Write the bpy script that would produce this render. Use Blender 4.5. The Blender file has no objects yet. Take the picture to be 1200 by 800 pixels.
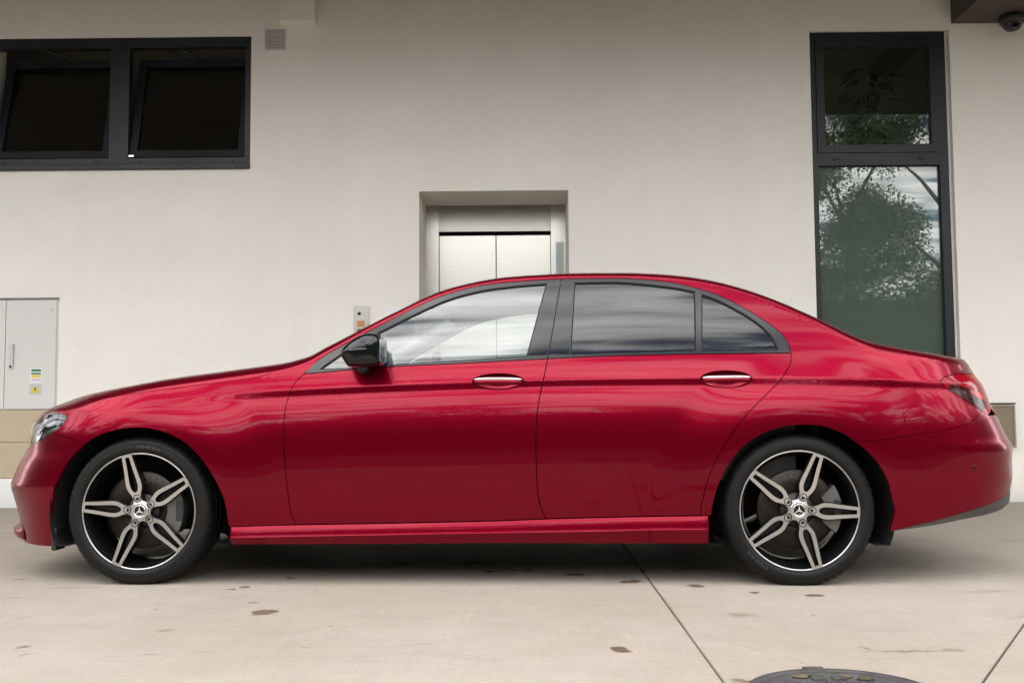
import bpy, bmesh, math, random
import numpy as np
from mathutils import Vector, Matrix
from mathutils.geometry import delaunay_2d_cdt

scene = bpy.context.scene
COL = scene.collection
random.seed(7); RNG = np.random.default_rng(7)

# ------------------------------------------------------------------ camera
CAM_POS = Vector((0.0, -7.7, 0.78215))
PITCH, YAW_C, ROLL = math.radians(3.7777), math.radians(0.6), 0.0067167
fw = Vector((-math.sin(YAW_C)*math.cos(PITCH), math.cos(YAW_C)*math.cos(PITCH), math.sin(PITCH)))
r0 = Vector((math.cos(YAW_C), math.sin(YAW_C), 0)); u0 = r0.cross(fw)
rt = math.cos(ROLL)*r0 - math.sin(ROLL)*u0; up = math.sin(ROLL)*r0 + math.cos(ROLL)*u0
cam_d = bpy.data.cameras.new('camera'); cam = bpy.data.objects.new('camera', cam_d); COL.objects.link(cam)
cam_d.sensor_fit = 'HORIZONTAL'; cam_d.sensor_width = 36; cam_d.lens = 35
cam_d.clip_start = 0.05; cam_d.clip_end = 2000
m = Matrix((rt, up, -fw)).transposed().to_4x4(); m.translation = CAM_POS
cam.matrix_world = m
scene.camera = cam

# ------------------------------------------------------------------ sky, sun, exposure
SUN_EL, SUN_AZ = math.radians(52), math.radians(25)      # azimuth measured from +Y, clockwise
world = bpy.data.worlds.new('World'); scene.world = world; world.use_nodes = True
def _world():
    nt = world.node_tree; nt.nodes.clear(); N = nt.nodes.new; L = nt.links.new
    out = N('ShaderNodeOutputWorld'); bg = N('ShaderNodeBackground'); bg.inputs['Strength'].default_value = 0.12
    sky = N('ShaderNodeTexSky'); sky.sky_type = 'NISHITA'; sky.sun_disc = False
    sky.sun_elevation = SUN_EL; sky.sun_rotation = SUN_AZ; sky.air_density = 1.0; sky.dust_density = 2.0
    tc = N('ShaderNodeTexCoord'); sep = N('ShaderNodeSeparateXYZ'); L(tc.outputs['Generated'], sep.inputs[0])
    zz = N('ShaderNodeMath'); zz.operation = 'MAXIMUM'; L(sep.outputs['Z'], zz.inputs[0]); zz.inputs[1].default_value = 0.0
    za = N('ShaderNodeMath'); za.operation = 'ADD'; L(zz.outputs[0], za.inputs[0]); za.inputs[1].default_value = 0.12
    dx = N('ShaderNodeMath'); dx.operation = 'DIVIDE'; L(sep.outputs['X'], dx.inputs[0]); L(za.outputs[0], dx.inputs[1])
    dy = N('ShaderNodeMath'); dy.operation = 'DIVIDE'; L(sep.outputs['Y'], dy.inputs[0]); L(za.outputs[0], dy.inputs[1])
    cb = N('ShaderNodeCombineXYZ'); L(dx.outputs[0], cb.inputs[0]); L(dy.outputs[0], cb.inputs[1])
    mp = N('ShaderNodeMapping'); L(cb.outputs[0], mp.inputs[0]); mp.inputs['Scale'].default_value = (0.9, 3.0, 1); mp.inputs['Rotation'].default_value = (0, 0, 0.10)
    mp.inputs['Location'].default_value = (3.1, 1.7, 0)
    n1 = N('ShaderNodeTexNoise'); n1.inputs['Scale'].default_value = 4.2; n1.inputs['Detail'].default_value = 5; n1.inputs['Roughness'].default_value = .5; n1.inputs['Distortion'].default_value = .5
    L(mp.outputs[0], n1.inputs['Vector'])
    n2 = N('ShaderNodeTexNoise'); n2.inputs['Scale'].default_value = 2.2; n2.inputs['Detail'].default_value = 3; L(mp.outputs[0], n2.inputs['Vector'])
    cov = N('ShaderNodeMapRange'); cov.interpolation_type = 'SMOOTHSTEP'; L(n2.outputs['Fac'], cov.inputs[0])
    cov.inputs[1].default_value = .37; cov.inputs[2].default_value = .52                   # mostly overcast with some blue gaps
    br = N('ShaderNodeMapRange'); L(n1.outputs['Fac'], br.inputs[0]); br.inputs[1].default_value = .30; br.inputs[2].default_value = .72
    br.inputs[3].default_value = 9.5; br.inputs[4].default_value = 25.0
    tint = N('ShaderNodeMix'); tint.data_type = 'RGBA'; tint.blend_type = 'MULTIPLY'; tint.inputs[0].default_value = 1
    tint.inputs[6].default_value = (1.0, 0.99, 0.98, 1); L(br.outputs[0], tint.inputs[7])
    mix = N('ShaderNodeMix'); mix.data_type = 'RGBA'; L(cov.outputs[0], mix.inputs[0]); L(sky.outputs[0], mix.inputs[6]); L(tint.outputs[2], mix.inputs[7])
    L(mix.outputs[2], bg.inputs['Color']); L(bg.outputs[0], out.inputs['Surface'])
_world()
sun_d = bpy.data.lights.new('sun', 'SUN'); sun_d.energy = 0.7; sun_d.angle = math.radians(25); sun_d.color = (1.0, .95, .88)
sun = bpy.data.objects.new('sun', sun_d); COL.objects.link(sun)
_sd = Vector((math.sin(SUN_AZ)*math.cos(SUN_EL), math.cos(SUN_AZ)*math.cos(SUN_EL), math.sin(SUN_EL)))   # towards the sun
sun.rotation_euler = (-_sd).to_track_quat('-Z', 'Y').to_euler(); sun.location = (0, -6, 12)
scene.view_settings.view_transform = 'Standard'; scene.view_settings.look = 'None'
scene.view_settings.gamma = 1.0; scene.view_settings.exposure = 1.52; scene.view_settings.use_curve_mapping = False
scene.render.engine = 'CYCLES'; scene.cycles.max_bounces = 10; scene.cycles.transparent_max_bounces = 12

# ------------------------------------------------------------------ helpers
def tag(o, label=None, cat=None, group=None, kind=None):
    if label: o['label'] = label
    if cat: o['category'] = cat
    if group: o['group'] = group
    if kind: o['kind'] = kind
    return o
def empty(name, loc=(0, 0, 0), rz=0.0, parent=None):
    o = bpy.data.objects.new(name, None); COL.objects.link(o); o.location = loc; o.rotation_euler = (0, 0, rz); o.empty_display_size = .1
    if parent: o.parent = parent
    return o
def link(name, me, mat=None, parent=None):
    if mat is not None and not me.materials:
        for q in (mat if isinstance(mat, (list, tuple)) else [mat]): me.materials.append(q)
    o = bpy.data.objects.new(name, me); COL.objects.link(o)
    if parent: o.parent = parent
    return o
def mesh_obj(name, verts, faces, mat=None, parent=None, smooth=False, mats=None, normals=None):
    me = bpy.data.meshes.new(name); me.from_pydata([tuple(v) for v in verts], [], [tuple(f) for f in faces])
    if mats is not None: me.polygons.foreach_set('material_index', np.asarray(mats, np.int32))
    if smooth: me.polygons.foreach_set('use_smooth', np.ones(len(me.polygons), bool))
    if normals is not None:
        me.polygons.foreach_set('use_smooth', np.ones(len(me.polygons), bool))
        me.normals_split_custom_set_from_vertices([tuple(n) for n in normals])
    me.update()
    return link(name, me, mat, parent)
def bm_obj(name, bm, mat=None, parent=None, smooth=False):
    bmesh.ops.recalc_face_normals(bm, faces=bm.faces)
    me = bpy.data.meshes.new(name); bm.to_mesh(me); bm.free()
    if smooth: me.polygons.foreach_set('use_smooth', np.ones(len(me.polygons), bool))
    return link(name, me, mat, parent)
def bm_box(bm, lo, hi, bev=0.0, seg=2):
    r = bmesh.ops.create_cube(bm, size=1)['verts']
    for v in r: v.co = Vector([(lo[i]+hi[i])/2 + v.co[i]*(hi[i]-lo[i]) for i in range(3)])
    if bev > 0:
        es = list({e for v in r for e in v.link_edges})
        bmesh.ops.bevel(bm, geom=es, offset=bev, segments=seg, profile=.5, affect='EDGES')
def box(name, lo, hi, mat, parent=None, bev=0.0, seg=2):
    bm = bmesh.new(); bm_box(bm, lo, hi, bev, seg); return bm_obj(name, bm, mat, parent)
def boxes(name, lst, mat, parent=None, bev=0.0):
    bm = bmesh.new()
    for lo, hi in lst: bm_box(bm, lo, hi, bev)
    return bm_obj(name, bm, mat, parent)
def lathe(name, prof, mat, parent=None, seg=96, axis='Y', mats=None, smooth=True, phase=0, close=False):
    """prof: (radius, along) pairs turned about the axis"""
    V = []; F = []; n = len(prof); MI = []
    for i in range(seg):
        t = 2*math.pi*i/seg + phase; c, s = math.cos(t), math.sin(t)
        for (r, y) in prof: V.append((r*c, y, r*s) if axis == 'Y' else (r*c, r*s, y))
    for i in range(seg):
        j = (i+1) % seg
        for k in range(n-1 if not close else n):
            k2 = (k+1) % n
            f = (i*n+k, j*n+k, j*n+k2, i*n+k2)
            F.append(f if axis == 'Y' else f[::-1]); MI.append(mats[k] if mats else 0)
    return mesh_obj(name, V, F, mat, parent, smooth, MI if mats else None)
def tube(name, pts, rad, mat, parent=None, seg=10, caps=True):
    pts = [Vector(p) for p in pts]; V = []; F = []
    up_ = Vector((0, 0, 1)) if abs((pts[1]-pts[0]).normalized().z) < .9 else Vector((1, 0, 0))
    for i, p in enumerate(pts):
        t = (pts[min(i+1, len(pts)-1)] - pts[max(i-1, 0)]).normalized(); a = t.cross(up_).normalized(); b = a.cross(t)
        r = rad[i] if isinstance(rad, (list, tuple)) else rad
        for k in range(seg):
            q = 2*math.pi*k/seg; V.append(p + a*(r*math.cos(q)) + b*(r*math.sin(q)))
    for i in range(len(pts)-1):
        for k in range(seg): F.append((i*seg+k, i*seg+(k+1) % seg, (i+1)*seg+(k+1) % seg, (i+1)*seg+k))
    if caps: F.append(tuple(range(seg))[::-1]); F.append(tuple((len(pts)-1)*seg+k for k in range(seg)))
    return mesh_obj(name, V, F, mat, parent, True)
def area2(p): return .5*sum(p[i][0]*p[(i+1) % len(p)][1] - p[(i+1) % len(p)][0]*p[i][1] for i in range(len(p)))
def inside(P, poly):
    P = np.asarray(P, float); q = np.asarray(poly, float); x, y = P[:, 0], P[:, 1]; r = np.zeros(len(P), bool)
    for i in range(len(q)):
        (x1, y1), (x2, y2) = q[i-1], q[i]
        c = ((y1 > y) != (y2 > y))
        with np.errstate(divide='ignore', invalid='ignore'): xi = (x2-x1)*(y-y1)/(y2-y1) + x1
        r ^= c & (x < xi)
    return r
def dist_poly(P, poly):
    P = np.asarray(P, float); q = np.asarray(poly, float); d = np.full(len(P), 1e9)
    for i in range(len(q)):
        a, b = q[i-1], q[i]; ab = b-a; l = (ab@ab) or 1e-12
        t = np.clip(((P-a)@ab)/l, 0, 1); d = np.minimum(d, np.hypot(*(P-(a+t[:, None]*ab)).T))
    return d
def offset_poly(poly, d):
    """move a closed outline inwards by d (negative: outwards)"""
    p = np.asarray(poly, float)
    if area2(p) < 0: p = p[::-1]
    e = np.roll(p, -1, 0) - p; e /= np.maximum(np.hypot(e[:, 0], e[:, 1]), 1e-9)[:, None]
    n = np.stack([-e[:, 1], e[:, 0]], 1); n0 = np.roll(n, 1, 0); b = n + n0
    k = 2/np.maximum((b*b).sum(1), .7)
    return p + d*b*k[:, None]*1.0
def spline(pts, step=.012):
    """Catmull-Rom through pts, resampled"""
    p = np.array(pts, float); out = []
    for i in range(len(p)-1):
        a, b, c, d = p[max(i-1, 0)], p[i], p[i+1], p[min(i+2, len(p)-1)]
        L = np.hypot(*(c-b)); n = max(1, int(L/step))
        la = min(1., L/max(np.hypot(*(b-a)), 1e-6)) if i > 0 else 0; lb = min(1., L/max(np.hypot(*(d-c)), 1e-6)) if i < len(p)-2 else 0
        m0 = (c-b) if i == 0 else .5*((c-b) + (b-a)*la); m1 = (c-b) if i == len(p)-2 else .5*((c-b) + (d-c)*lb)
        for k in range(n):
            t = k/n; out.append((1+2*t)*(1-t)**2*b + t*(1-t)**2*m0 + t*t*(3-2*t)*c + t*t*(t-1)*m1)
    out.append(p[-1]); return out
def triangulate(outer, holes=(), pts=()):
    """constrained triangulation of an outline with holes and inner points -> (points, triangles)"""
    V = []; E = []
    for lp in [outer] + list(holes):
        s = len(V); V += [tuple(map(float, q)) for q in lp]; E += [(s+i, s+(i+1) % len(lp)) for i in range(len(lp))]
    V += [tuple(map(float, q)) for q in pts]
    r = delaunay_2d_cdt([Vector(v) for v in V], E, [], 0, 1e-7)
    P = np.array([tuple(v) for v in r[0]]); T = np.array([tuple(f) for f in r[2] if len(f) == 3])
    c = P[T].mean(1); k = inside(c, outer)
    for h in holes: k &= ~inside(c, h)
    T = T[k]; u, inv = np.unique(T, return_inverse=True)
    P = P[u]; T = inv.reshape(T.shape)
    a = P[T]; ar = (a[:, 1, 0]-a[:, 0, 0])*(a[:, 2, 1]-a[:, 0, 1]) - (a[:, 1, 1]-a[:, 0, 1])*(a[:, 2, 0]-a[:, 0, 0])
    T[ar < 0] = T[ar < 0][:, ::-1]
    return P, T[np.abs(ar) > 1e-12]
def plate(name, outer, holes, depth, mat, parent=None, to3=None, wall_mat=None, dome=None, back=False):
    """flat outline (2D) pushed to a thickness: front face + walls; to3 maps (u, v, d) to 3D"""
    to3 = to3 or (lambda u, v, d: (u, d, v))
    o = np.asarray(outer, float); o = o if area2(o) > 0 else o[::-1]
    P, T = triangulate(o, holes)
    V = [to3(p[0], p[1], dome(p[0], p[1]) if dome else 0) for p in P]; F = [tuple(t) for t in T]; M = [0]*len(F)
    for lp, sg in [(o, 1)] + [(np.asarray(h, float), -1) for h in holes]:
        if sg < 0: lp = lp if area2(lp) < 0 else lp[::-1]
        s = len(V); n = len(lp)
        for q in lp:
            f = dome(q[0], q[1]) if dome else 0
            V.append(to3(q[0], q[1], f)); V.append(to3(q[0], q[1], f + depth))
        for i in range(n):
            j = (i+1) % n; F.append((s+2*j, s+2*i, s+2*i+1, s+2*j+1)); M.append(1 if wall_mat else 0)
    if back:
        s = len(V); V += [to3(p[0], p[1], depth) for p in P]; F += [tuple(s+q for q in t[::-1]) for t in T]; M += [1 if wall_mat else 0]*len(T)
    return mesh_obj(name, V, F, [mat, wall_mat] if wall_mat else mat, parent, False, M)

# ------------------------------------------------------------------ materials
def mat(name, col, rough=.5, metal=0.0, coat=0.0, spec=.5, **kw):
    mt = bpy.data.materials.new(name); mt.use_nodes = True; nt = mt.node_tree; b = nt.nodes['Principled BSDF']
    b.inputs['Base Color'].default_value = (*col, 1); b.inputs['Roughness'].default_value = rough; b.inputs['Metallic'].default_value = metal
    b.inputs['Coat Weight'].default_value = coat; b.inputs['Specular IOR Level'].default_value = spec
    if 'coat_rough' in kw: b.inputs['Coat Roughness'].default_value = kw['coat_rough']
    if 'aniso' in kw: b.inputs['Anisotropic'].default_value = kw['aniso']
    v = kw.get('var', 0)
    if v:       # gentle blotchy variation of colour and gloss
        N = nt.nodes.new; L = nt.links.new
        tc = N('ShaderNodeTexCoord'); mp = N('ShaderNodeMapping'); mp.inputs['Scale'].default_value = kw.get('vscale3', (1, 1, 1)); L(tc.outputs['Object'], mp.inputs[0])
        n = N('ShaderNodeTexNoise'); n.inputs['Scale'].default_value = kw.get('vscale', 4); n.inputs['Detail'].default_value = 6; n.inputs['Roughness'].default_value = .62; L(mp.outputs[0], n.inputs['Vector'])
        r = N('ShaderNodeMapRange'); L(n.outputs['Fac'], r.inputs[0]); r.inputs[1].default_value = .3; r.inputs[2].default_value = .7; r.inputs[3].default_value = 1-v; r.inputs[4].default_value = 1+v
        mx = N('ShaderNodeMix'); mx.data_type = 'RGBA'; mx.blend_type = 'MULTIPLY'; mx.inputs[0].default_value = 1; mx.inputs[6].default_value = (*col, 1); L(r.outputs[0], mx.inputs[7]); L(mx.outputs[2], b.inputs['Base Color'])
        rr = N('ShaderNodeMapRange'); L(n.outputs['Fac'], rr.inputs[0]); rr.inputs[1].default_value = .3; rr.inputs[2].default_value = .7; rr.inputs[3].default_value = max(0, rough-.12*min(1, v*4)); rr.inputs[4].default_value = min(1, rough+.12*min(1, v*4)); L(rr.outputs[0], b.inputs['Roughness'])
        if kw.get('bump'):
            n2 = N('ShaderNodeTexNoise'); n2.inputs['Scale'].default_value = kw.get('bscale', 60); n2.inputs['Detail'].default_value = 4; L(mp.outputs[0], n2.inputs['Vector'])
            bp = N('ShaderNodeBump'); bp.inputs['Strength'].default_value = kw['bump']; bp.inputs['Distance'].default_value = .01; L(n2.outputs['Fac'], bp.inputs['Height']); L(bp.outputs[0], b.inputs['Normal'])
    return mt
def glass_mat(name, tint, refl=1.0, base=0.0, rough=0.0, ior=1.5):
    """thin pane: tinted see-through plus a mirror reflection that grows with angle"""
    mt = bpy.data.materials.new(name); mt.use_nodes = True; nt = mt.node_tree; nt.nodes.clear(); N = nt.nodes.new; L = nt.links.new
    out = N('ShaderNodeOutputMaterial'); mx = N('ShaderNodeMixShader'); tr = N('ShaderNodeBsdfTransparent'); gl = N('ShaderNodeBsdfGlossy'); lw = N('ShaderNodeLayerWeight'); lw.inputs['Blend'].default_value = .5
    tr.inputs[0].default_value = (*tint, 1); gl.inputs['Roughness'].default_value = rough; gl.inputs[0].default_value = (1, 1, 1, 1); 
    p5 = N('ShaderNodeMath'); p5.operation = 'POWER'; L(lw.outputs['Facing'], p5.inputs[0]); p5.inputs[1].default_value = 5
    fr = N('ShaderNodeMath'); fr.operation = 'MULTIPLY_ADD'; L(p5.outputs[0], fr.inputs[0]); fr.inputs[1].default_value = .96; fr.inputs[2].default_value = .042
    a = N('ShaderNodeMath'); a.operation = 'MULTIPLY_ADD'; L(fr.outputs[0], a.inputs[0]); a.inputs[1].default_value = refl; a.inputs[2].default_value = base; a.use_clamp = True
    L(a.outputs[0], mx.inputs[0]); L(tr.outputs[0], mx.inputs[1]); L(gl.outputs[0], mx.inputs[2]); L(mx.outputs[0], out.inputs[0])
    return mt
M = dict(
    plaster=mat('plaster', (.82, .785, .722), .9, var=.02, vscale=1.3, bump=.28, bscale=110),
    plaster_base=mat('plaster_base', (.80, .80, .79), .85, var=.03, vscale=2, bump=.08, bscale=160),
    soffit=mat('soffit', (.10, .085, .075), .9, var=.06, vscale=1),
    cladding=mat('cladding', (.47, .39, .27), .8, var=.05, vscale=3, bump=.06, bscale=120),
    anthracite=mat('anthracite', (.012, .013, .017), .42, spec=.4, var=.12, vscale=3),
    black_gasket=mat('black_gasket', (.006, .006, .006), .6),
    beam=mat('beam_brown', (.055, .040, .036), .55, var=.12, vscale=2),
    steel=mat('brushed_steel', (.47, .45, .41), .30, 1.0, var=.05, vscale=6, vscale3=(1, 1, 14)),
    steel_dark=mat('brushed_steel_header', (.36, .35, .32), .34, 1.0, var=.05, vscale=6, vscale3=(14, 1, 1)),
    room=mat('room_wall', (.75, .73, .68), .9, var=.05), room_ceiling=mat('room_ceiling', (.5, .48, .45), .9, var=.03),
    room_dark=mat('room_dark', (.035, .033, .03), .9, var=.1),
    cabinet=mat('cabinet_grey', (.63, .625, .595), .5, var=.025, vscale=3), chrome=mat('chrome', (.85, .85, .86), .06, 1.0, var=.02, vscale=5),
    white_paint=mat('white_paint', (.82, .81, .80), .6, var=.02), paper=mat('paper', (.80, .80, .80), .8, var=.02),
    sticker_green=mat('sticker_green', (.02, .17, .07), .5), sticker_yellow=mat('sticker_yellow', (.68, .52, .04), .5), sticker_lilac=mat('sticker_lilac', (.60, .52, .60), .5), sticker_black=mat('sticker_black', (.02, .02, .02), .5),
    orange=mat('orange_display', (.50, .20, .06), .4), grille=mat('grille_plastic', (.55, .53, .52), .6, var=.03),
    frosted=mat('frosted_film', (.175, .192, .180), .6, var=.05, vscale=1.5),
    cast_iron=mat('cast_iron', (.075, .072, .072), .6, .4, var=.3, vscale=18, bump=.5, bscale=90), dirt=mat('dirt', (.10, .075, .05), .95, var=.3, vscale=25, bump=.6, bscale=80), moss=mat('moss', (.045, .052, .022), .95, var=.3, vscale=60),
    tan_box=mat('tan_box', (.21, .17, .11), .7, var=.06, vscale=4),
    bark=mat('bark', (.09, .065, .045), .9, var=.3, vscale=8), 
    # car
    black_gloss=mat('black_gloss', (.005, .005, .006), .06, spec=.42), trim=mat('window_trim', (.016, .014, .015), .14, spec=.42),
    black_plastic=mat('black_plastic', (.018, .018, .018), .5, var=.1, vscale=20), black_matte=mat('black_matte', (.006, .006, .006), .9),
    diffuser=mat('diffuser_grey', (.045, .040, .036), .5, var=.08, vscale=10),
    rubber=mat('tyre_rubber', (.0065, .0062, .006), .60, spec=.22, var=.18, vscale=14, bump=.15, bscale=150), letter=mat('tyre_letter', (.05, .05, .05), .6),
    machined=mat('machined_alloy', (.66, .635, .62), .30, 1.0, var=.015, vscale=9), rim_black=mat('rim_black', (.005, .005, .0055), .18, spec=.25),
    disc=mat('brake_disc', (.036, .031, .027), .45, 1.0, var=.12, vscale=14), caliper=mat('caliper_grey', (.13, .122, .115), .4, .6, var=.1, vscale=12),
    leather=mat('cabin_leather', (.02, .02, .022), .6, var=.1), headliner=mat('headliner', (.34, .33, .31), .9),
    lamp_white=mat('lamp_reflector', (.30, .30, .31), .18, .9), lamp_dark=mat('lamp_dark', (.02, .02, .024), .2, coat=.5),
    tail_red=mat('tail_red', (.22, .001, .007), .10, spec=.25), tail_dark=mat('tail_dark', (.03, .001, .003), .12, spec=.2), tail_bright=mat('tail_bright', (.45, .004, .008), .15, spec=.2),
    glass=glass_mat('clear_glass', (.80, .87, .855), 2.4), glass_tint=glass_mat('tinted_glass', (.10, .10, .115), 1.2), lens=glass_mat('lamp_lens', (.85, .86, .87), .6),
    pane=glass_mat('window_pane', (.80, .84, .81), 1.3), pane_low=glass_mat('window_pane_low', (.80, .84, .81), 1.35), pane_dark=glass_mat('hopper_pane', (.62, .62, .58), 1.5),
)
def _paint():
    mt = bpy.data.materials.new('red_metallic_paint'); mt.use_nodes = True; nt = mt.node_tree; b = nt.nodes['Principled BSDF']; N = nt.nodes.new; L = nt.links.new
    b.inputs['Base Color'].default_value = (.34, .002, .016, 1); b.inputs['Metallic'].default_value = .74; b.inputs['Roughness'].default_value = .27
    b.inputs['Coat Weight'].default_value = .33; b.inputs['Coat Roughness'].default_value = .012; b.inputs['Coat IOR'].default_value = 1.45; b.inputs['Specular IOR Level'].default_value = .05
    tc = N('ShaderNodeTexCoord'); vo = N('ShaderNodeTexVoronoi'); vo.inputs['Scale'].default_value = 1400; L(tc.outputs['Object'], vo.inputs['Vector'])
    mx = N('ShaderNodeMix'); mx.data_type = 'RGBA'; mx.inputs[6].default_value = (.135, .0001, .005, 1); mx.inputs[7].default_value = (.215, .0003, .017, 1)
    sp = N('ShaderNodeSeparateXYZ'); L(vo.outputs['Color'], sp.inputs[0]); L(sp.outputs[0], mx.inputs[0]); L(mx.outputs[2], b.inputs['Base Color'])
    return mt
M['paint'] = _paint()
def _plaster(mt):
    nt = mt.node_tree; b = nt.nodes['Principled BSDF']; N = nt.nodes.new; L = nt.links.new
    old = b.inputs['Base Color'].links[0].from_socket; geo = N('ShaderNodeNewGeometry'); sp = N('ShaderNodeSeparateXYZ'); L(geo.outputs['Position'], sp.inputs[0])
    def noise(scale, sc3, detail=6):
        mp = N('ShaderNodeMapping'); mp.inputs['Scale'].default_value = sc3; L(geo.outputs['Position'], mp.inputs[0]); n = N('ShaderNodeTexNoise'); n.inputs['Scale'].default_value = scale; n.inputs['Detail'].default_value = detail; n.inputs['Roughness'].default_value = .6; L(mp.outputs[0], n.inputs['Vector']); return n.outputs['Fac']
    def rng(s, a, c, lo, hi):
        r = N('ShaderNodeMapRange'); L(s, r.inputs[0]); r.inputs[1].default_value = a; r.inputs[2].default_value = c; r.inputs[3].default_value = lo; r.inputs[4].default_value = hi; return r.outputs[0]
    def mul(a, c):
        m_ = N('ShaderNodeMath'); m_.operation = 'MULTIPLY'; L(a, m_.inputs[0]); L(c, m_.inputs[1]); return m_.outputs[0]
    f = rng(noise(1.0, (5, 1, .35)), .45, .8, 1.0, .972)                        # faint rain streaks
    f = mul(f, rng(noise(2.0, (1, 1, 1.6), 8), .30, .72, .978, 1.018))            # trowel clouding
    f = mul(f, rng(noise(140, (1, 1, 1), 2), .3, .7, .965, 1.03))               # grain
    ga = N('ShaderNodeMath'); ga.operation = 'MULTIPLY_ADD'; L(noise(6, (1, 1, 1)), ga.inputs[0]); ga.inputs[1].default_value = .28; L(sp.outputs['Z'], ga.inputs[2])
    f = mul(f, rng(ga.outputs[0], .12, .34, .80, 1.0))                           # splash dirt just above the paving
    mx = N('ShaderNodeMix'); mx.data_type = 'RGBA'; mx.blend_type = 'MULTIPLY'; mx.inputs[0].default_value = 1; L(old, mx.inputs[6]); L(f, mx.inputs[7]); L(mx.outputs[2], b.inputs['Base Color'])
for _k in ('plaster', 'plaster_base'): _plaster(M[_k])

# ------------------------------------------------------------------ ground
def _concrete():
    mt = bpy.data.materials.new('broomed_concrete'); mt.use_nodes = True; nt = mt.node_tree; b = nt.nodes['Principled BSDF']; N = nt.nodes.new; L = nt.links.new
    tc = N('ShaderNodeTexCoord')
    def noise(scale, detail=5, rough=.6, sc3=(1, 1, 1), rot=0.0, dist=0):
        mp = N('ShaderNodeMapping'); mp.inputs['Scale'].default_value = sc3; mp.inputs['Rotation'].default_value = (0, 0, rot); L(tc.outputs['Object'], mp.inputs[0])
        n = N('ShaderNodeTexNoise'); n.inputs['Scale'].default_value = scale; n.inputs['Detail'].default_value = detail; n.inputs['Roughness'].default_value = rough; n.inputs['Distortion'].default_value = dist; L(mp.outputs[0], n.inputs['Vector']); return n.outputs['Fac']
    def rng(s, a, c, lo, hi, smooth=False):
        r = N('ShaderNodeMapRange'); L(s, r.inputs[0]); r.inputs[1].default_value = a; r.inputs[2].default_value = c; r.inputs[3].default_value = lo; r.inputs[4].default_value = hi
        if smooth: r.interpolation_type = 'SMOOTHSTEP'
        return r.outputs[0]
    def mul(col, s):
        m_ = N('ShaderNodeMix'); m_.data_type = 'RGBA'; m_.blend_type = 'MULTIPLY'; m_.inputs[0].default_value = 1; L(col, m_.inputs[6]); L(s, m_.inputs[7]); return m_.outputs[2]
    base = N('ShaderNodeMix'); base.data_type = 'RGBA'; L(rng(noise(.7, 4), .35, .65, 0, 1), base.inputs[0])
    base.inputs[6].default_value = (.305, .262, .214, 1); base.inputs[7].default_value = (.340, .298, .252, 1)
    col = base.outputs[2]
    col = mul(col, rng(noise(5, 6, .65), .3, .7, .94, 1.05)); col = mul(col, rng(noise(60, 4, .7), .25, .75, .92, 1.08))
    streak = noise(2.2, 6, .6, (1.4, 46, 1), .12); col = mul(col, rng(streak, .3, .7, .925, 1.06))
    streak2 = noise(2.0, 5, .6, (38, 1.2, 1), -.05); col = mul(col, rng(streak2, .3, .7, .97, 1.03))
    smear = noise(.9, 5, .6, (1, 3.5, 1), .5, .6); col = mul(col, rng(smear, .62, .80, 1, .90))
    col = mul(col, rng(noise(170, 2, .5), .64, .73, 1, .70)); col = mul(col, rng(noise(33, 3, .7, (1, 1.6, 1)), .66, .80, 1, .90))
    tyre = noise(1.3, 4, .6, (.35, 9, 1), .03, .3); col = mul(col, rng(tyre, .60, .78, 1, .93))
    # dried water and oil spots: (x, y, half-length, half-width, turn, strength)
    spots = [(-1.003, -3.808, .060, .048, .6, .9), (-1.10, -3.62, .032, .026, 0, .55), (-1.276, -4.112, .040, .026, .3, .45), (.231, -2.98, .055, .040, 0, 1), (.473, -3.17, .055, .040, .2, 1), (.304, -4.416, .034, .045, .4, 1),
             (.751, -3.284, .040, .034, 0, 1), (.966, -3.45, .034, .026, 0, 1), (1.201, -3.513, .038, .034, 0, 1), (.818, -3.895, .07, .05, .2, .4), (1.21, -4.46, .16, .022, .0, .62), (1.36, -4.45, .05, .02, 0, .5), (1.10, -4.42, .02, .02, 0, .6), (1.074, -3.916, .018, .014, 0, .7),
             (-.617, -2.62, .05, .035, .4, 1), (-.256, -2.60, .05, .03, 0, 1), (-.16, -2.871, .030, .022, 0, 1), (-.10, -2.848, .022, .02, 0, 1), (-.046, -2.85, .026, .014, 0, .9), (.024, -2.852, .03, .02, 0, 1), (-.25, -3.05, .02, .015, 0, .6),
             (-1.236, -3.273, .022, .018, 0, 1), (-1.273, -3.313, .02, .016, 0, 1), (-1.076, -3.036, .026, .018, .5, 1), (-1.18, -3.16, .03, .02, 0, .4), (-1.668, -4.358, .035, .018, .7, .8), (-1.60, -4.47, .03, .015, .7, .4), (-1.205, -4.457, .06, .012, .2, .35), (-1.05, -4.437, .06, .012, .1, .35), (-.732, -4.363, .10, .012, .0, .3),
             (-2.343, -3.023, .04, .02, 0, .8), (.62, -4.80, .04, .03, 0, .8), (-.35, -4.34, .09, .010, .1, .25), (.15, -3.55, .12, .012, .2, .18), (-.55, -3.6, .10, .015, -.2, .15), (1.95, -3.45, .16, .03, .2, .28), (1.86, -3.95, .14, .03, .3, .22), (-2.0, -3.25, .16, .05, .1, .22), (-1.45, -3.75, .022, .016, .3, .5), (-.45, -3.05, .016, .012, 0, .7), (-.02, -3.30, .014, .012, 0, .6), (-1.9, -3.9, .03, .014, .5, .4), (.12, -4.2, .014, .012, 0, .5), (1.6, -3.2, .03, .016, .2, .45), (-.7, -4.05, .018, .014, 0, .45), (-2.15, -3.5, .05, .02, .3, .35), (-.9, -3.35, .02, .014, 0, .5)]
    wob = N('ShaderNodeTexNoise'); wob.inputs['Scale'].default_value = 21; wob.inputs['Detail'].default_value = 4; L(tc.outputs['Object'], wob.inputs['Vector'])
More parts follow.
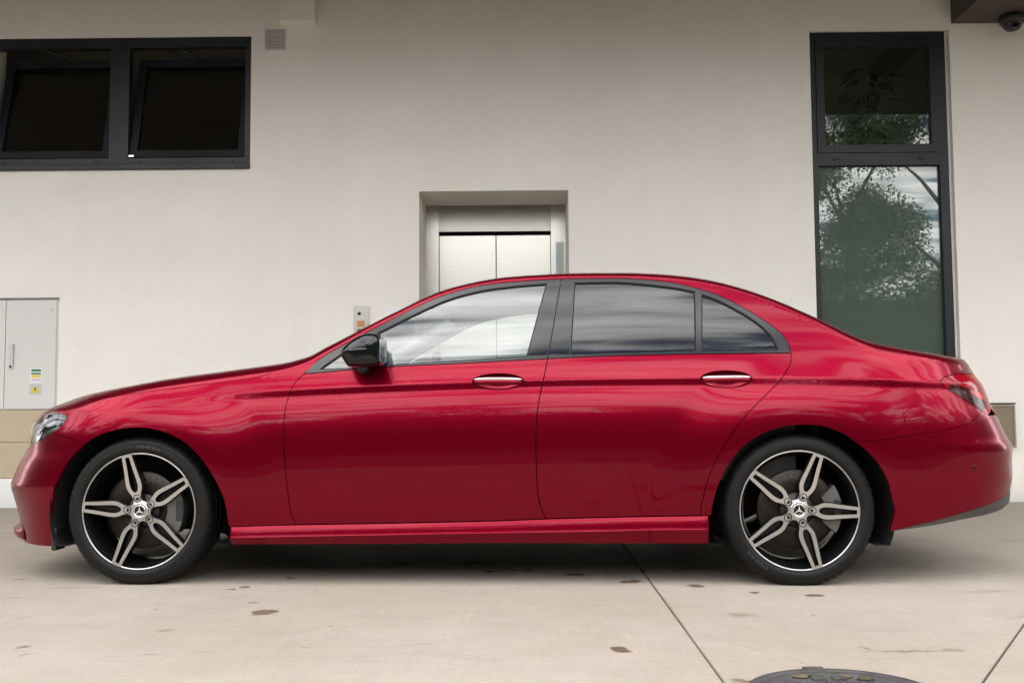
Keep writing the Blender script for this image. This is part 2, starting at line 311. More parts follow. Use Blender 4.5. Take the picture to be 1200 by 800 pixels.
    wv = N('ShaderNodeVectorMath'); wv.operation = 'MULTIPLY_ADD'; L(wob.outputs['Color'], wv.inputs[0]); wv.inputs[1].default_value = (.085, .085, 0); 
    sub = N('ShaderNodeVectorMath'); sub.operation = 'SUBTRACT'; L(tc.outputs['Object'], sub.inputs[0]); sub.inputs[1].default_value = (.0425, .0425, 0); L(sub.outputs[0], wv.inputs[2])
    acc = None
    for (x, y, a, c, t, k) in spots:
        mp = N('ShaderNodeMapping'); mp.vector_type = 'TEXTURE'; mp.inputs['Location'].default_value = (x, y, 0); mp.inputs['Rotation'].default_value = (0, 0, t); mp.inputs['Scale'].default_value = (a, c, 1e3); L(wv.outputs[0], mp.inputs[0])
        ln = N('ShaderNodeVectorMath'); ln.operation = 'LENGTH'; L(mp.outputs[0], ln.inputs[0])
        s = rng(ln.outputs['Value'], 1.12, .72 if k > .8 else .2, 0, k, True)
        if acc is None: acc = s
        else:
            mxn = N('ShaderNodeMath'); mxn.operation = 'MAXIMUM'; L(acc, mxn.inputs[0]); L(s, mxn.inputs[1]); acc = mxn.outputs[0]
    st = N('ShaderNodeMix'); st.data_type = 'RGBA'; L(acc, st.inputs[0]); L(col, st.inputs[6]); st.inputs[7].default_value = (.105, .070, .044, 1); col = st.outputs[2]
    L(col, b.inputs['Base Color']); L(rng(noise(8, 5), .3, .7, .72, .92), b.inputs['Roughness']); b.inputs['Specular IOR Level'].default_value = .3
    hs = N('ShaderNodeMath'); hs.operation = 'MULTIPLY_ADD'; L(streak, hs.inputs[0]); hs.inputs[1].default_value = .6; L(noise(120, 4, .7), hs.inputs[2])
    bp = N('ShaderNodeBump'); bp.inputs['Strength'].default_value = .4; bp.inputs['Distance'].default_value = .004; L(hs.outputs[0], bp.inputs['Height']); L(bp.outputs[0], b.inputs['Normal'])
    return mt
M['concrete'] = _concrete()
M['soil'] = mat('soil_and_grass', (.055, .075, .025), .95, var=.35, vscale=.9)
M['joint'] = mat('joint_dirt', (.055, .048, .042), .95, var=.25, vscale=12)
WY = 0.376                                                   # the plane of the house wall
gr = mesh_obj('ground', [(-400, -400, -.045), (400, -400, -.045), (400, 400, -.045), (-400, 400, -.045)], [(0, 1, 2, 3)], M['soil']); tag(gr, kind='structure')
yard = box('yard_bed', (-13, -12.5, -.040), (13, WY+.02, -.022), M['joint'], gr)
def slab(poly, gap=.004, th=.020, ch=.004):
    o = offset_poly(poly, gap); i = offset_poly(poly, gap+ch); n = len(o)
    V = [(p[0], p[1], 0) for p in i] + [(p[0], p[1], -ch) for p in o] + [(p[0], p[1], -th) for p in o]
    F = [tuple(range(n))] + [(n+k, n+(k+1) % n, (k+1) % n, k) for k in range(n)] + [(2*n+k, 2*n+(k+1) % n, n+(k+1) % n, n+k) for k in range(n)]
    return mesh_obj('concrete_slab', V, F, M['concrete'], gr)
JX = .566; JD = lambda t: (1.785 + .548*t, -4.063 + .836*t)      # the straight joint and the slanting one
D0, D1 = JD(-3.51), JD(4.9)                                       # y = -7 ... y = 0.03
HIT = (1.128, -5.065)
slab([(-6.2, -7), (JX, -7), (JX, WY), (-6.2, WY)], .0035)
slab([(JX, -4.149), HIT, D1, (D1[0], WY), (JX, WY)], .0042)        # above the hairline crack that runs to the drain
slab([(JX, -7), (D0[0] if D0[0] > JX else JX, -7), JD((.566-1.785)/.548), HIT, (JX, -4.149)] if D0[0] > JX else [(JX, JD((.566-1.785)/.548)[1]), HIT, (JX, -4.149)], .0042)
slab([JD((.566-1.785)/.548), (JX, -7), (9, -7), (9, WY), (D1[0], WY), D1], .0035)
for (x0, x1, y0, y1) in ((-13, -6.2, -7, WY), (9, 13, -7, WY)):
    slab([(x0, y0), (x1, y0), (x1, y1), (x0, y1)], .0035)

# ------------------------------------------------------------------ the house
house = empty('building', (0, WY, 0)); tag(house, 'cream plastered building with dark window frames and a recessed lift door', 'building')
HP = lambda name, lo, hi, m_, p=house, bev=0.0: box(name, (lo[0], lo[1]-WY, lo[2]) if p is house else lo, (hi[0], hi[1]-WY, hi[2]) if p is house else hi, m_, p, bev)
OPEN = dict(lw=(-4.44, -2.236, 2.758, 3.876), lift=(-.841, .386, 0, 2.556), rw=(2.391, 3.541, .20, 3.868))
TH = .30
def wall():
    xs = sorted({-9.5, 9.5, *[v for o in OPEN.values() for v in o[:2]]}); zs = sorted({0, 4.235, *[v for o in OPEN.values() for v in o[2:]]})
    V = []; F = []
    def q(*p):
        s = len(V); V.extend(p); F.append((s, s+1, s+2, s+3))
    for i in range(len(xs)-1):
        for k in range(len(zs)-1):
            cx, cz = (xs[i]+xs[i+1])/2, (zs[k]+zs[k+1])/2
            if any(o[0] < cx < o[1] and o[2] < cz < o[3] for o in OPEN.values()): continue
            q((xs[i], 0, zs[k]), (xs[i+1], 0, zs[k]), (xs[i+1], 0, zs[k+1]), (xs[i], 0, zs[k+1]))
            q((xs[i+1], TH, zs[k]), (xs[i], TH, zs[k]), (xs[i], TH, zs[k+1]), (xs[i+1], TH, zs[k+1]))
    for n, o in OPEN.items():
        d = .60 if n == 'lift' else TH
        q((o[0], 0, o[3]), (o[1], 0, o[3]), (o[1], d, o[3]), (o[0], d, o[3])); q((o[0], 0, o[2]), (o[0], 0, o[3]), (o[0], d, o[3]), (o[0], d, o[2])); q((o[1], 0, o[3]), (o[1], 0, o[2]), (o[1], d, o[2]), (o[1], d, o[3]))
        q((o[1], 0, o[2]), (o[0], 0, o[2]), (o[0], d, o[2]), (o[1], d, o[2]))
    return mesh_obj('wall', V, F, M['plaster'], house)
wall()
# overhanging upper floor, its brown cross beam, side wall returns
HP('overhang', (-9.5, WY-3.55, 4.235), (9.5, WY+5.0, 7.4), M['soffit'])
HP('canopy_beam', (3.56, WY-1.8, 3.915), (6.4, WY-.001, 4.232), M['beam'], bev=.006)
HP('pipe_casing', (-1.985, WY-.095, 3.962), (-1.690, WY-.001, 4.232), M['plaster'], bev=.006)
HP('base_band', (-9.4, WY-.006, 0), (-2.6, WY-.0005, .236), M['plaster_base'])
for r_, (z0, z1) in enumerate(((.238, .5245), (.5285, .786))):
    for k in range(5):
        x0 = -8.2 + k*1.30
        HP('cladding_panel', (x0+.002, WY-.014, z0), (x0+1.296, WY-.0005, z1), M['cladding'], bev=.002)
# rooms behind the windows
def room(x0, x1, z0, z1, d, m_):
    V = [(x0, TH, z0), (x1, TH, z0), (x1, TH, z1), (x0, TH, z1), (x0, d, z0), (x1, d, z0), (x1, d, z1), (x0, d, z1)]
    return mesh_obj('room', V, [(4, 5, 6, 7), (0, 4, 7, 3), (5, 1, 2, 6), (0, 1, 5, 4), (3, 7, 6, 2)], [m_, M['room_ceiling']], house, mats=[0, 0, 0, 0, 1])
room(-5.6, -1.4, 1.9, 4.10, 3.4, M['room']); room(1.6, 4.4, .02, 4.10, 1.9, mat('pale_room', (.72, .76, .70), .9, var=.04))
# long window on the left: dark fixed frame, two hopper sashes tipped inwards
def ring(name, x0, x1, z0, z1, w, y0, y1, m_, parent, bev=.003):
    return boxes(name, [((x0, y0, z0), (x0+w, y1, z1)), ((x1-w, y0, z0), (x1, y1, z1)), ((x0+w, y0, z0), (x1-w, y1, z0+w)), ((x0+w, y0, z1-w), (x1-w, y1, z1))], m_, parent)
w1 = empty('hopper_window', (0, 0, 0), 0, house)
x0, x1, z0, z1 = OPEN['lw']
boxes('frame', [((x0, .012, z1-.085), (x1, .085, z1)), ((x0, .012, z0+.045), (x1, .085, z0+.100)), ((x0, .012, z0+.100), (x0+.055, .085, z1-.085)), ((x1-.050, .012, z0+.100), (x1, .085, z1-.085)), ((-3.415, .012, z0+.100), (-3.255, .085, z1-.085))], M['anthracite'], w1)
box('sill', (x0, -.03, z0-.002), (x1-.002, .09, z0+.043), M['anthracite'], w1, .004)
for (a, c) in ((x0+.058, -3.418), (-3.252, x1-.053)):
    TM_ = Matrix.Translation((0, .05, z0+.104)) @ Matrix.Rotation(-math.radians(13), 4, 'X')
    H = z1-.087-(z0+.104)
    # sash frame bars, hinged along the lower edge
    o = ring('sash', a, c, 0, H-.004, .062, -.028, .028, M['anthracite'], w1); o.matrix_local = TM_
    g_ = box('pane', (a+.060, -.008, .060), (c-.060, .004, H-.066), M['pane_dark'], w1); g_.matrix_local = TM_
    sy = tube('scissor_stay', [((a+c)/2-.06, .03, z1-.10), ((a+c)/2+.05, .16, z1-.13), ((a+c)/2-.02, .26, z1-.15)], .009, M['black_plastic'], w1, 6)
    for dx in (.10, (c-a)-.10): box('drain_cap', (a+dx-.018, .006, z0+.062), (a+dx+.018, .014, z0+.074), M['black_gasket'], w1)
box('hinge_cover', (-3.243, .004, z0+.112), (-3.205, .014, z0+.122), M['chrome'], w1)
# tall window on the right
w2 = empty('tall_window', (0, 0, 0), 0, house)
x0, x1, z0, z1 = OPEN['rw']; x1f = 3.516; yf = .035
boxes('frame', [((x0, yf, z0), (x0+.052, yf+.08, z1)), ((x1f-.072, yf, z0), (x1f, yf+.08, z1)), ((x0+.052, yf, z1-.06), (x1f-.072, yf+.08, z1)), ((x0+.052, yf, 2.748), (x1f-.072, yf+.08, 2.850)), ((x0+.052, yf, z0), (x1f-.072, yf+.08, z0+.06))], M['anthracite'], w2)
box('frame_infill', (x1f+.0005, yf+.02, z0), (x1-.0005, yf+.07, z1), M['plaster'], w2)
ring('sash', x0+.054, x1f-.074, 2.852, z1-.062, .062, yf-.012, yf+.05, M['anthracite'], w2)
ring('gasket', x0+.117, x1f-.137, 2.915, z1-.125, .008, yf+.004, yf+.03, M['black_gasket'], w2)
box('pane', (x0+.118, yf+.012, 2.916), (x1f-.138, yf+.020, z1-.126), M['pane'], w2)
box('pane', (x0+.050, yf+.030, z0+.058), (x1f-.070, yf+.038, 2.750), M['pane_low'], w2)
box('film', (x0+.050, yf+.050, z0+.058), (x1f-.070, yf+.054, 2.750), M['frosted'], w2)
ring('gasket', x0+.052, x1f-.072, z0+.060, 2.748, .007, yf+.018, yf+.034, M['black_gasket'], w2)
for xx in (2.60, 3.30): box('drain_cap', (xx-.03, yf-.006, 2.792), (xx+.03, yf+.002, 2.808), M['black_gasket'], w2)
# lift in its niche
lf = empty('lift_door', (0, .60, 0), 0, house)
L0, L1, LT = OPEN['lift'][0], OPEN['lift'][1], OPEN['lift'][3]
box('jamb', (L0, -.012, 0), (L0+.112, .10, LT), M['steel'], lf); box('jamb', (.257, -.012, 0), (L1, .10, LT), M['steel'], lf)
box('header', (L0+.114, -.008, 2.325), (.255, .10, LT), M['steel_dark'], lf)
box('door_leaf', (L0+.114, .030, .01), (-.229, .060, 2.296), M['steel'], lf, .003); box('door_leaf', (-.225, .052, .01), (.255, .082, 2.300), M['steel'], lf, .003)
box('shaft_wall', (L0, .095, 0), (L1, .13, LT+.02), M['black_matte'], lf)
box('display_strip', (.300, -.018, 1.25), (.366, -.0125, 2.222), mat('display_glass', (.42, .50, .48), .2), lf)
box('threshold', (L0, -.01, -.001), (L1, .09, .012), M['steel_dark'], lf)

# things fixed to the wall
def wall_thing(name, label, cat, x, z, y=WY): return tag(empty(name, (x, y, z)), label, cat)
t = wall_thing('electrical_cabinet', 'flush grey metal electrical cabinet with warning stickers on the cream wall', 'cabinet', -4.20, .787)
box('surround', (-.455, -.010, .003), (.405, -.0005, .900), M['cabinet'], t, .002); box('top_edge', (-.458, -.022, .902), (.410, -.0005, .914), mat('cabinet_top_shadow', (.20, .19, .19), .6), t)  # dark strip along the top paints the cabinet's shadow line
for (a, c) in ((-.450, -.020), (-.014, .398)): box('cabinet_door', (a, -.020, .008), (c, -.0105, .895), M['cabinet'], t, .003)
box('lock_handle', (.030, -.042, .36), (.058, -.0205, .54), M['grille'], t, .006); box('lock_handle', (.034, -.050, .34), (.054, -.0205, .365), M['chrome'], t, .004)
box('corner_badge', (.345, -.0225, .80), (.375, -.0202, .83), M['grille'], t)
box('sticker', (.203, -.0215, .310), (.282, -.0203, .330), M['sticker_green'], t); box('sticker', (.203, -.0215, .288), (.282, -.0203, .302), M['sticker_green'], t)
box('sticker', (.196, -.0210, .222), (.288, -.0202, .336), M['paper'], t); box('sticker', (.205, -.0216, .262), (.282, -.0203, .284), M['sticker_yellow'], t); box('sticker', (.205, -.0216, .232), (.282, -.0203, .256), M['sticker_lilac'], t)
box('sticker', (.190, -.0210, .125), (.292, -.0202, .210), mat('sticker_grey', (.50, .51, .49), .5), t)
tri = mesh_obj('warning_triangle', [(.200, -.0216, .140), (.276, -.0216, .140), (.238, -.0216, .200)], [(0, 1, 2)], M['sticker_yellow'], t)
mesh_obj('lightning_bolt', [(.242, -.0222, .188), (.226, -.0222, .166), (.236, -.0222, .166), (.230, -.0222, .146), (.250, -.0222, .171), (.240, -.0222, .171)], [(0, 1, 2, 5), (2, 3, 4, 5)], M['sticker_black'], t)
t = wall_thing('lift_call_panel', 'small steel call panel with keyhole and orange display beside the lift', 'call panel', -1.308, 1.20)
box('face_plate', (-.063, -.012, 0), (.063, -.0005, .411), M['steel'], t, .003)
lathe('key_switch', [(0, -.020), (.012, -.020), (.014, -.012)], M['black_plastic'], t, 20).location = (-.020, 0, .352)
box('display', (-.036, -.0145, .245), (.024, -.0122, .292), M['orange'], t); box('button', (-.034, -.018, .19), (.020, -.0122, .225), M['chrome'], t, .004)
tag(box('paper_notice', (-1.10, WY-.0035, 1.40), (-.962, WY-.0008, 1.597), M['paper']), 'white paper notice on the wall between call panel and lift', 'notice')
t = wall_thing('vent_grille', 'small square louvred vent grille beside the long dark window', 'vent grille', -2.034, 3.753)
ring('frame', -.086, .086, 0, .176, .012, -.014, -.0005, M['grille'], t); box('backing', (-.076, -.004, .010), (.076, -.0006, .166), M['grille'], t)
for k in range(7):
    s_ = box('louvre', (-.076, -.002, -.009), (.076, .002, .009), M['grille'], t); s_.location = (0, -.0085, .024 + k*.0215); s_.rotation_euler = (math.radians(-38), 0, 0)
t = wall_thing('security_camera', 'black dome security camera hanging under the brown canopy beam', 'security camera', 3.985, 3.9145, WY-.16)
lathe('housing', [(0, 0), (.098, 0), (.100, -.035), (.094, -.060), (.070, -.066)], M['black_plastic'], t, 40, 'Z')
lathe('dome', [(.078, -.060), (.074, -.085), (.060, -.108), (.036, -.124), (0, -.130)], mat('dome_glass', (.03, .028, .027), .08, .0), t, 32, 'Z')
box('lens_turret', (-.030, -.075, -.122), (.018, -.045, -.085), M['black_gloss'], t, .008)
t = wall_thing('wall_box', 'tan metal box on the wall behind the rear bumper of the car', 'wall box', 3.78, .434)
box('body', (-.16, -.05, 0), (.156, -.0005, .345), M['tan_box'], t, .004); ring('rim', -.158, .154, .002, .343, .012, -.060, -.0505, mat('tan_rim', (.34, .29, .22), .7), t); box('lid', (-.162, -.066, .346), (.158, -.0005, .358), M['beam'], t)

# drain cover in the yard
t = empty('manhole_cover', (.868, -4.955, 0)); tag(t, 'round cast iron manhole cover set in the concrete yard', 'manhole cover')
RC = .268
lathe('frame_ring', [(RC, -.002), (RC, .006), (RC-.006, .008), (RC-.026, .008), (RC-.030, .003)], M['cast_iron'], t, 72, 'Z')
lathe('lid', [(RC-.031, .002), (RC-.034, .0065), (RC-.060, .0065), (RC-.063, .003), (0, .003)], M['cast_iron'], t, 72, 'Z')
box('hinge_lug', (-.045, RC-.012, .001), (.015, RC+.010, .010), M['cast_iron'], t, .003)
k = 0
for i in range(-3, 4):
    for j in range(-3, 4):
        x, y = i*.058 + (.029 if j % 2 else 0), j*.055
        if math.hypot(x, y) < RC-.09: box('raised_stud', (x-.020, y-.016, .0032), (x+.020, y+.016, .0085), M['cast_iron'], t, .002)
for (x, y, r_, m_) in ((-.03, RC-.075, .016, 'moss'), (-.075, RC-.085, .020, 'dirt'), (.05, RC-.085, .018, 'dirt'), (.10, RC-.11, .02, 'moss')):
    bm = bmesh.new(); bmesh.ops.create_icosphere(bm, subdivisions=2, radius=r_)
    for v in bm.verts: v.co = Vector((v.co.x*random.uniform(.9, 1.5), v.co.y*random.uniform(.7, 1.1), v.co.z*.35*random.uniform(.6, 1.2)))
    o = bm_obj('dirt_clump', bm, M[m_], t, True); o.location = (x, y, .006)

# ------------------------------------------------------------------ shape tables of the car body
# ---- body surface: half-width h as a function of length x and height z (car space, metres)
def ctab(pts):
    """smooth (monotone cubic) interpolation through a table of (u, v) points"""
    p = np.array(sorted(pts), float); X, Y = p[:, 0], p[:, 1]
    dx = np.diff(X); s = np.diff(Y) / dx
    m = np.empty(len(X)); m[0] = s[0]; m[-1] = s[-1]
    for i in range(1, len(X) - 1):
        if s[i-1] * s[i] <= 0: m[i] = 0
        else:
            w1 = 2*dx[i] + dx[i-1]; w2 = dx[i] + 2*dx[i-1]
            m[i] = (w1 + w2) / (w1/s[i-1] + w2/s[i])
    def f(u):
        u = np.asarray(u, float)
        k = np.clip(np.searchsorted(X, u) - 1, 0, len(dx) - 1)
        d = dx[k]; t = (u - X[k]) / d
        lo = u < X[0]; hi = u > X[-1]
        t = np.clip(t, 0, 1)
        r = (1+2*t)*(1-t)**2*Y[k] + t*(1-t)**2*d*m[k] + t*t*(3-2*t)*Y[k+1] + t*t*(t-1)*d*m[k+1]
        r = np.where(lo, Y[0] + (u-X[0])*m[0], r); r = np.where(hi, Y[-1] + (u-X[-1])*m[-1], r)
        return r
    return f
def sstep(a, b, t):
    t = np.clip((np.asarray(t, float) - a) / (b - a), 0, 1)
    return t*t*(3 - 2*t)
XS_F, XS_R = 0.10, 3.02            # where the plan starts to curve in at nose and tail
N_F, N_R = 3.1, 3.6                # plan corner exponents
L_F, L_R = 0.945*math.pi/2, 1.07*math.pi/2
WHEELS = ((0.0, 0.327, 0.378), (2.939, 0.325, 0.385))
_v = np.linspace(-0.70, 0.75, 1451)
def _prof(kn):
    a = np.interp(_v, [k[0] for k in kn], [k[1] for k in kn])
    k = np.ones(9)/9; a = np.convolve(np.pad(a, 4, mode='edge'), k, 'valid')
    I = np.concatenate([[0], np.cumsum(np.tan(np.radians(a[:-1])) * np.diff(_v))])
    return I - np.interp(-0.26, _v, I)
_low = [(-.70,-8),(-.60,-7),(-.50,-5.5),(-.40,-3.5),(-.30,-.5),(-.22,2.5),(-.16,6),(-.11,10),(-.06,13)]
_up = [(.05,19.5),(.10,22),(.14,24),(.30,27),(.45,29.5),(.50,31),(.60,35),(.75,42)]
I_CREASE = _prof(_low + [(-.034,14.5),(-.026,2),(-.003,1.5),(.005,18)] + _up)
I_SMOOTH = _prof(_low + [(-.02,14.5),(.02,17)] + _up)
def width(x): return 0.926 - 0.007*((x - 1.6)/1.6)**2
def crease_k(x): return sstep(.15, .75, x) * (1 - .6*sstep(3.6, 4.0, x))
def end_factor(x, z):
    df = np.clip((XS_F - x) / (XS_F - f_nose(z)), 0, 1); dr = np.clip((x - XS_R) / (f_tail(z) - XS_R), 0, 1)
    return np.maximum(1 - df**N_F, 0)**(1/N_F) * np.maximum(1 - dr**N_R, 0)**(1/N_R)
def half_width(x, z):
    x = np.asarray(x, float); z = np.asarray(z, float)
    v = z - f_crease(x); k = crease_k(x)
    I = k*np.interp(v, _v, I_CREASE) + (1-k)*np.interp(v, _v, I_SMOOTH)
    h = width(x) - I
    for (wx, wz, ra) in WHEELS:                  # flared arches
        r = np.hypot(x - wx, z - wz); up = sstep(-.25, .25, (z - wz)/np.maximum(r, .01))
        h = h + (.012*up + .003) * (1 - sstep(ra + .020, ra + .30, r)) 
    h = h * end_factor(x, z)
    d = np.clip((f_top(x) - z) / f_rz(x), 0, 1)
    return np.maximum(h - f_rl(x)*np.minimum(end_factor(x, z)*1.3, 1)*(1 - np.sqrt(np.maximum(1 - (1-d)**2, 0))), 0)
def x_of(a, z):
    a = np.asarray(a, float)
    th = np.clip((XS_F - a)/L_F, 0, 1)*math.pi/2; tr = np.clip((a - XS_R)/L_R, 0, 1)*math.pi/2
    return np.where(a < XS_F, XS_F - (XS_F - f_nose(z))*np.sin(th), np.where(a > XS_R, XS_R + (f_tail(z) - XS_R)*np.sin(tr), a))
def body_point(a, z, off=0.0):
    """point on the near body side for domain coordinates (a, z)"""
    x = x_of(a, z)
    return np.stack([x, -half_width(x, z), z + 0*x], -1)
f_top = ctab([(-0.95, 0.6583), (-0.6251, 0.7733), (-0.5051, 0.8183), (-0.445, 0.8345), (-0.3556, 0.852), (-0.2179, 0.876), (-0.1254, 0.8915), (-0.002, 0.9132), (0.08, 0.9267), (0.2791, 0.9523), (0.4617, 0.9747), (0.583, 0.9899), (0.6438, 0.9997), (0.6929, 1.0118), (0.7339, 1.0232), (0.8217, 1.0674), (0.9398, 1.1293), (1.0806, 1.2033), (1.185, 1.2582), (1.2373, 1.2866), (1.3734, 1.3442), (1.4939, 1.3755), (1.6032, 1.3953), (1.6967, 1.4048), (1.8188, 1.4118), (1.9409, 1.4167), (2.0629, 1.4175), (2.2454, 1.4153), (2.3662, 1.4084), (2.5058, 1.3928), (2.6431, 1.3647), (2.7584, 1.3286), (2.8713, 1.2838), (2.9821, 1.2302), (3.0815, 1.1801), (3.2017, 1.1144), (3.2564, 1.088), (3.3116, 1.0664), (3.426, 1.0421), (3.5453, 1.0217), (3.6913, 1.001), (3.7607, 0.9965), (4.2, 0.9665)])
f_crease = ctab([(-1.0, 0.785), (-0.2794, 0.815), (-0.0198, 0.8265), (0.2506, 0.8401), (0.5285, 0.8573), (0.7045, 0.8656), (1.1496, 0.8832), (1.5332, 0.8936), (1.838, 0.9007), (2.2163, 0.9034), (2.6666, 0.9036), (2.9638, 0.8992), (3.2623, 0.8915), (3.5735, 0.8789), (4.3, 0.8689)])
f_nose = ctab([(-0.1377, -0.7347), (0.1623, -0.7847), (0.2117, -0.794), (0.2856, -0.807), (0.3837, -0.8387), (0.4266, -0.8517), (0.4574, -0.8394), (0.5436, -0.7992), (0.6051, -0.764), (0.6377, -0.7614), (0.6745, -0.7587), (0.7052, -0.7495), (0.7361, -0.732), (0.7749, -0.7179), (0.8349, -0.5979), (1.2749, -0.5179)])
f_tail = ctab([(-0.0057, 3.953), (0.2943, 4.003), (0.3354, 4.0378), (0.3866, 4.0433), (0.4476, 4.0547), (0.5184, 4.0552), (0.5813, 4.0587), (0.6347, 4.0299), (0.7276, 3.99), (0.7872, 3.9619), (0.865, 3.9362), (0.9316, 3.8939), (0.9838, 3.8718), (1.4838, 3.6718)])
_round = [(-0.8, 0.05, 0.1), (-0.3, 0.06, 0.11), (0.6, 0.055, 0.1), (0.85, 0.04, 0.06), (1.1, 0.024, 0.03), (1.5, 0.022, 0.035), (2.3, 0.028, 0.05), (2.9, 0.032, 0.05), (3.3, 0.05, 0.07), (3.7, 0.035, 0.05), (4.0, 0.03, 0.03)]
f_rz = ctab([(p[0], p[1]) for p in _round]); f_rl = ctab([(p[0], p[2]) for p in _round])
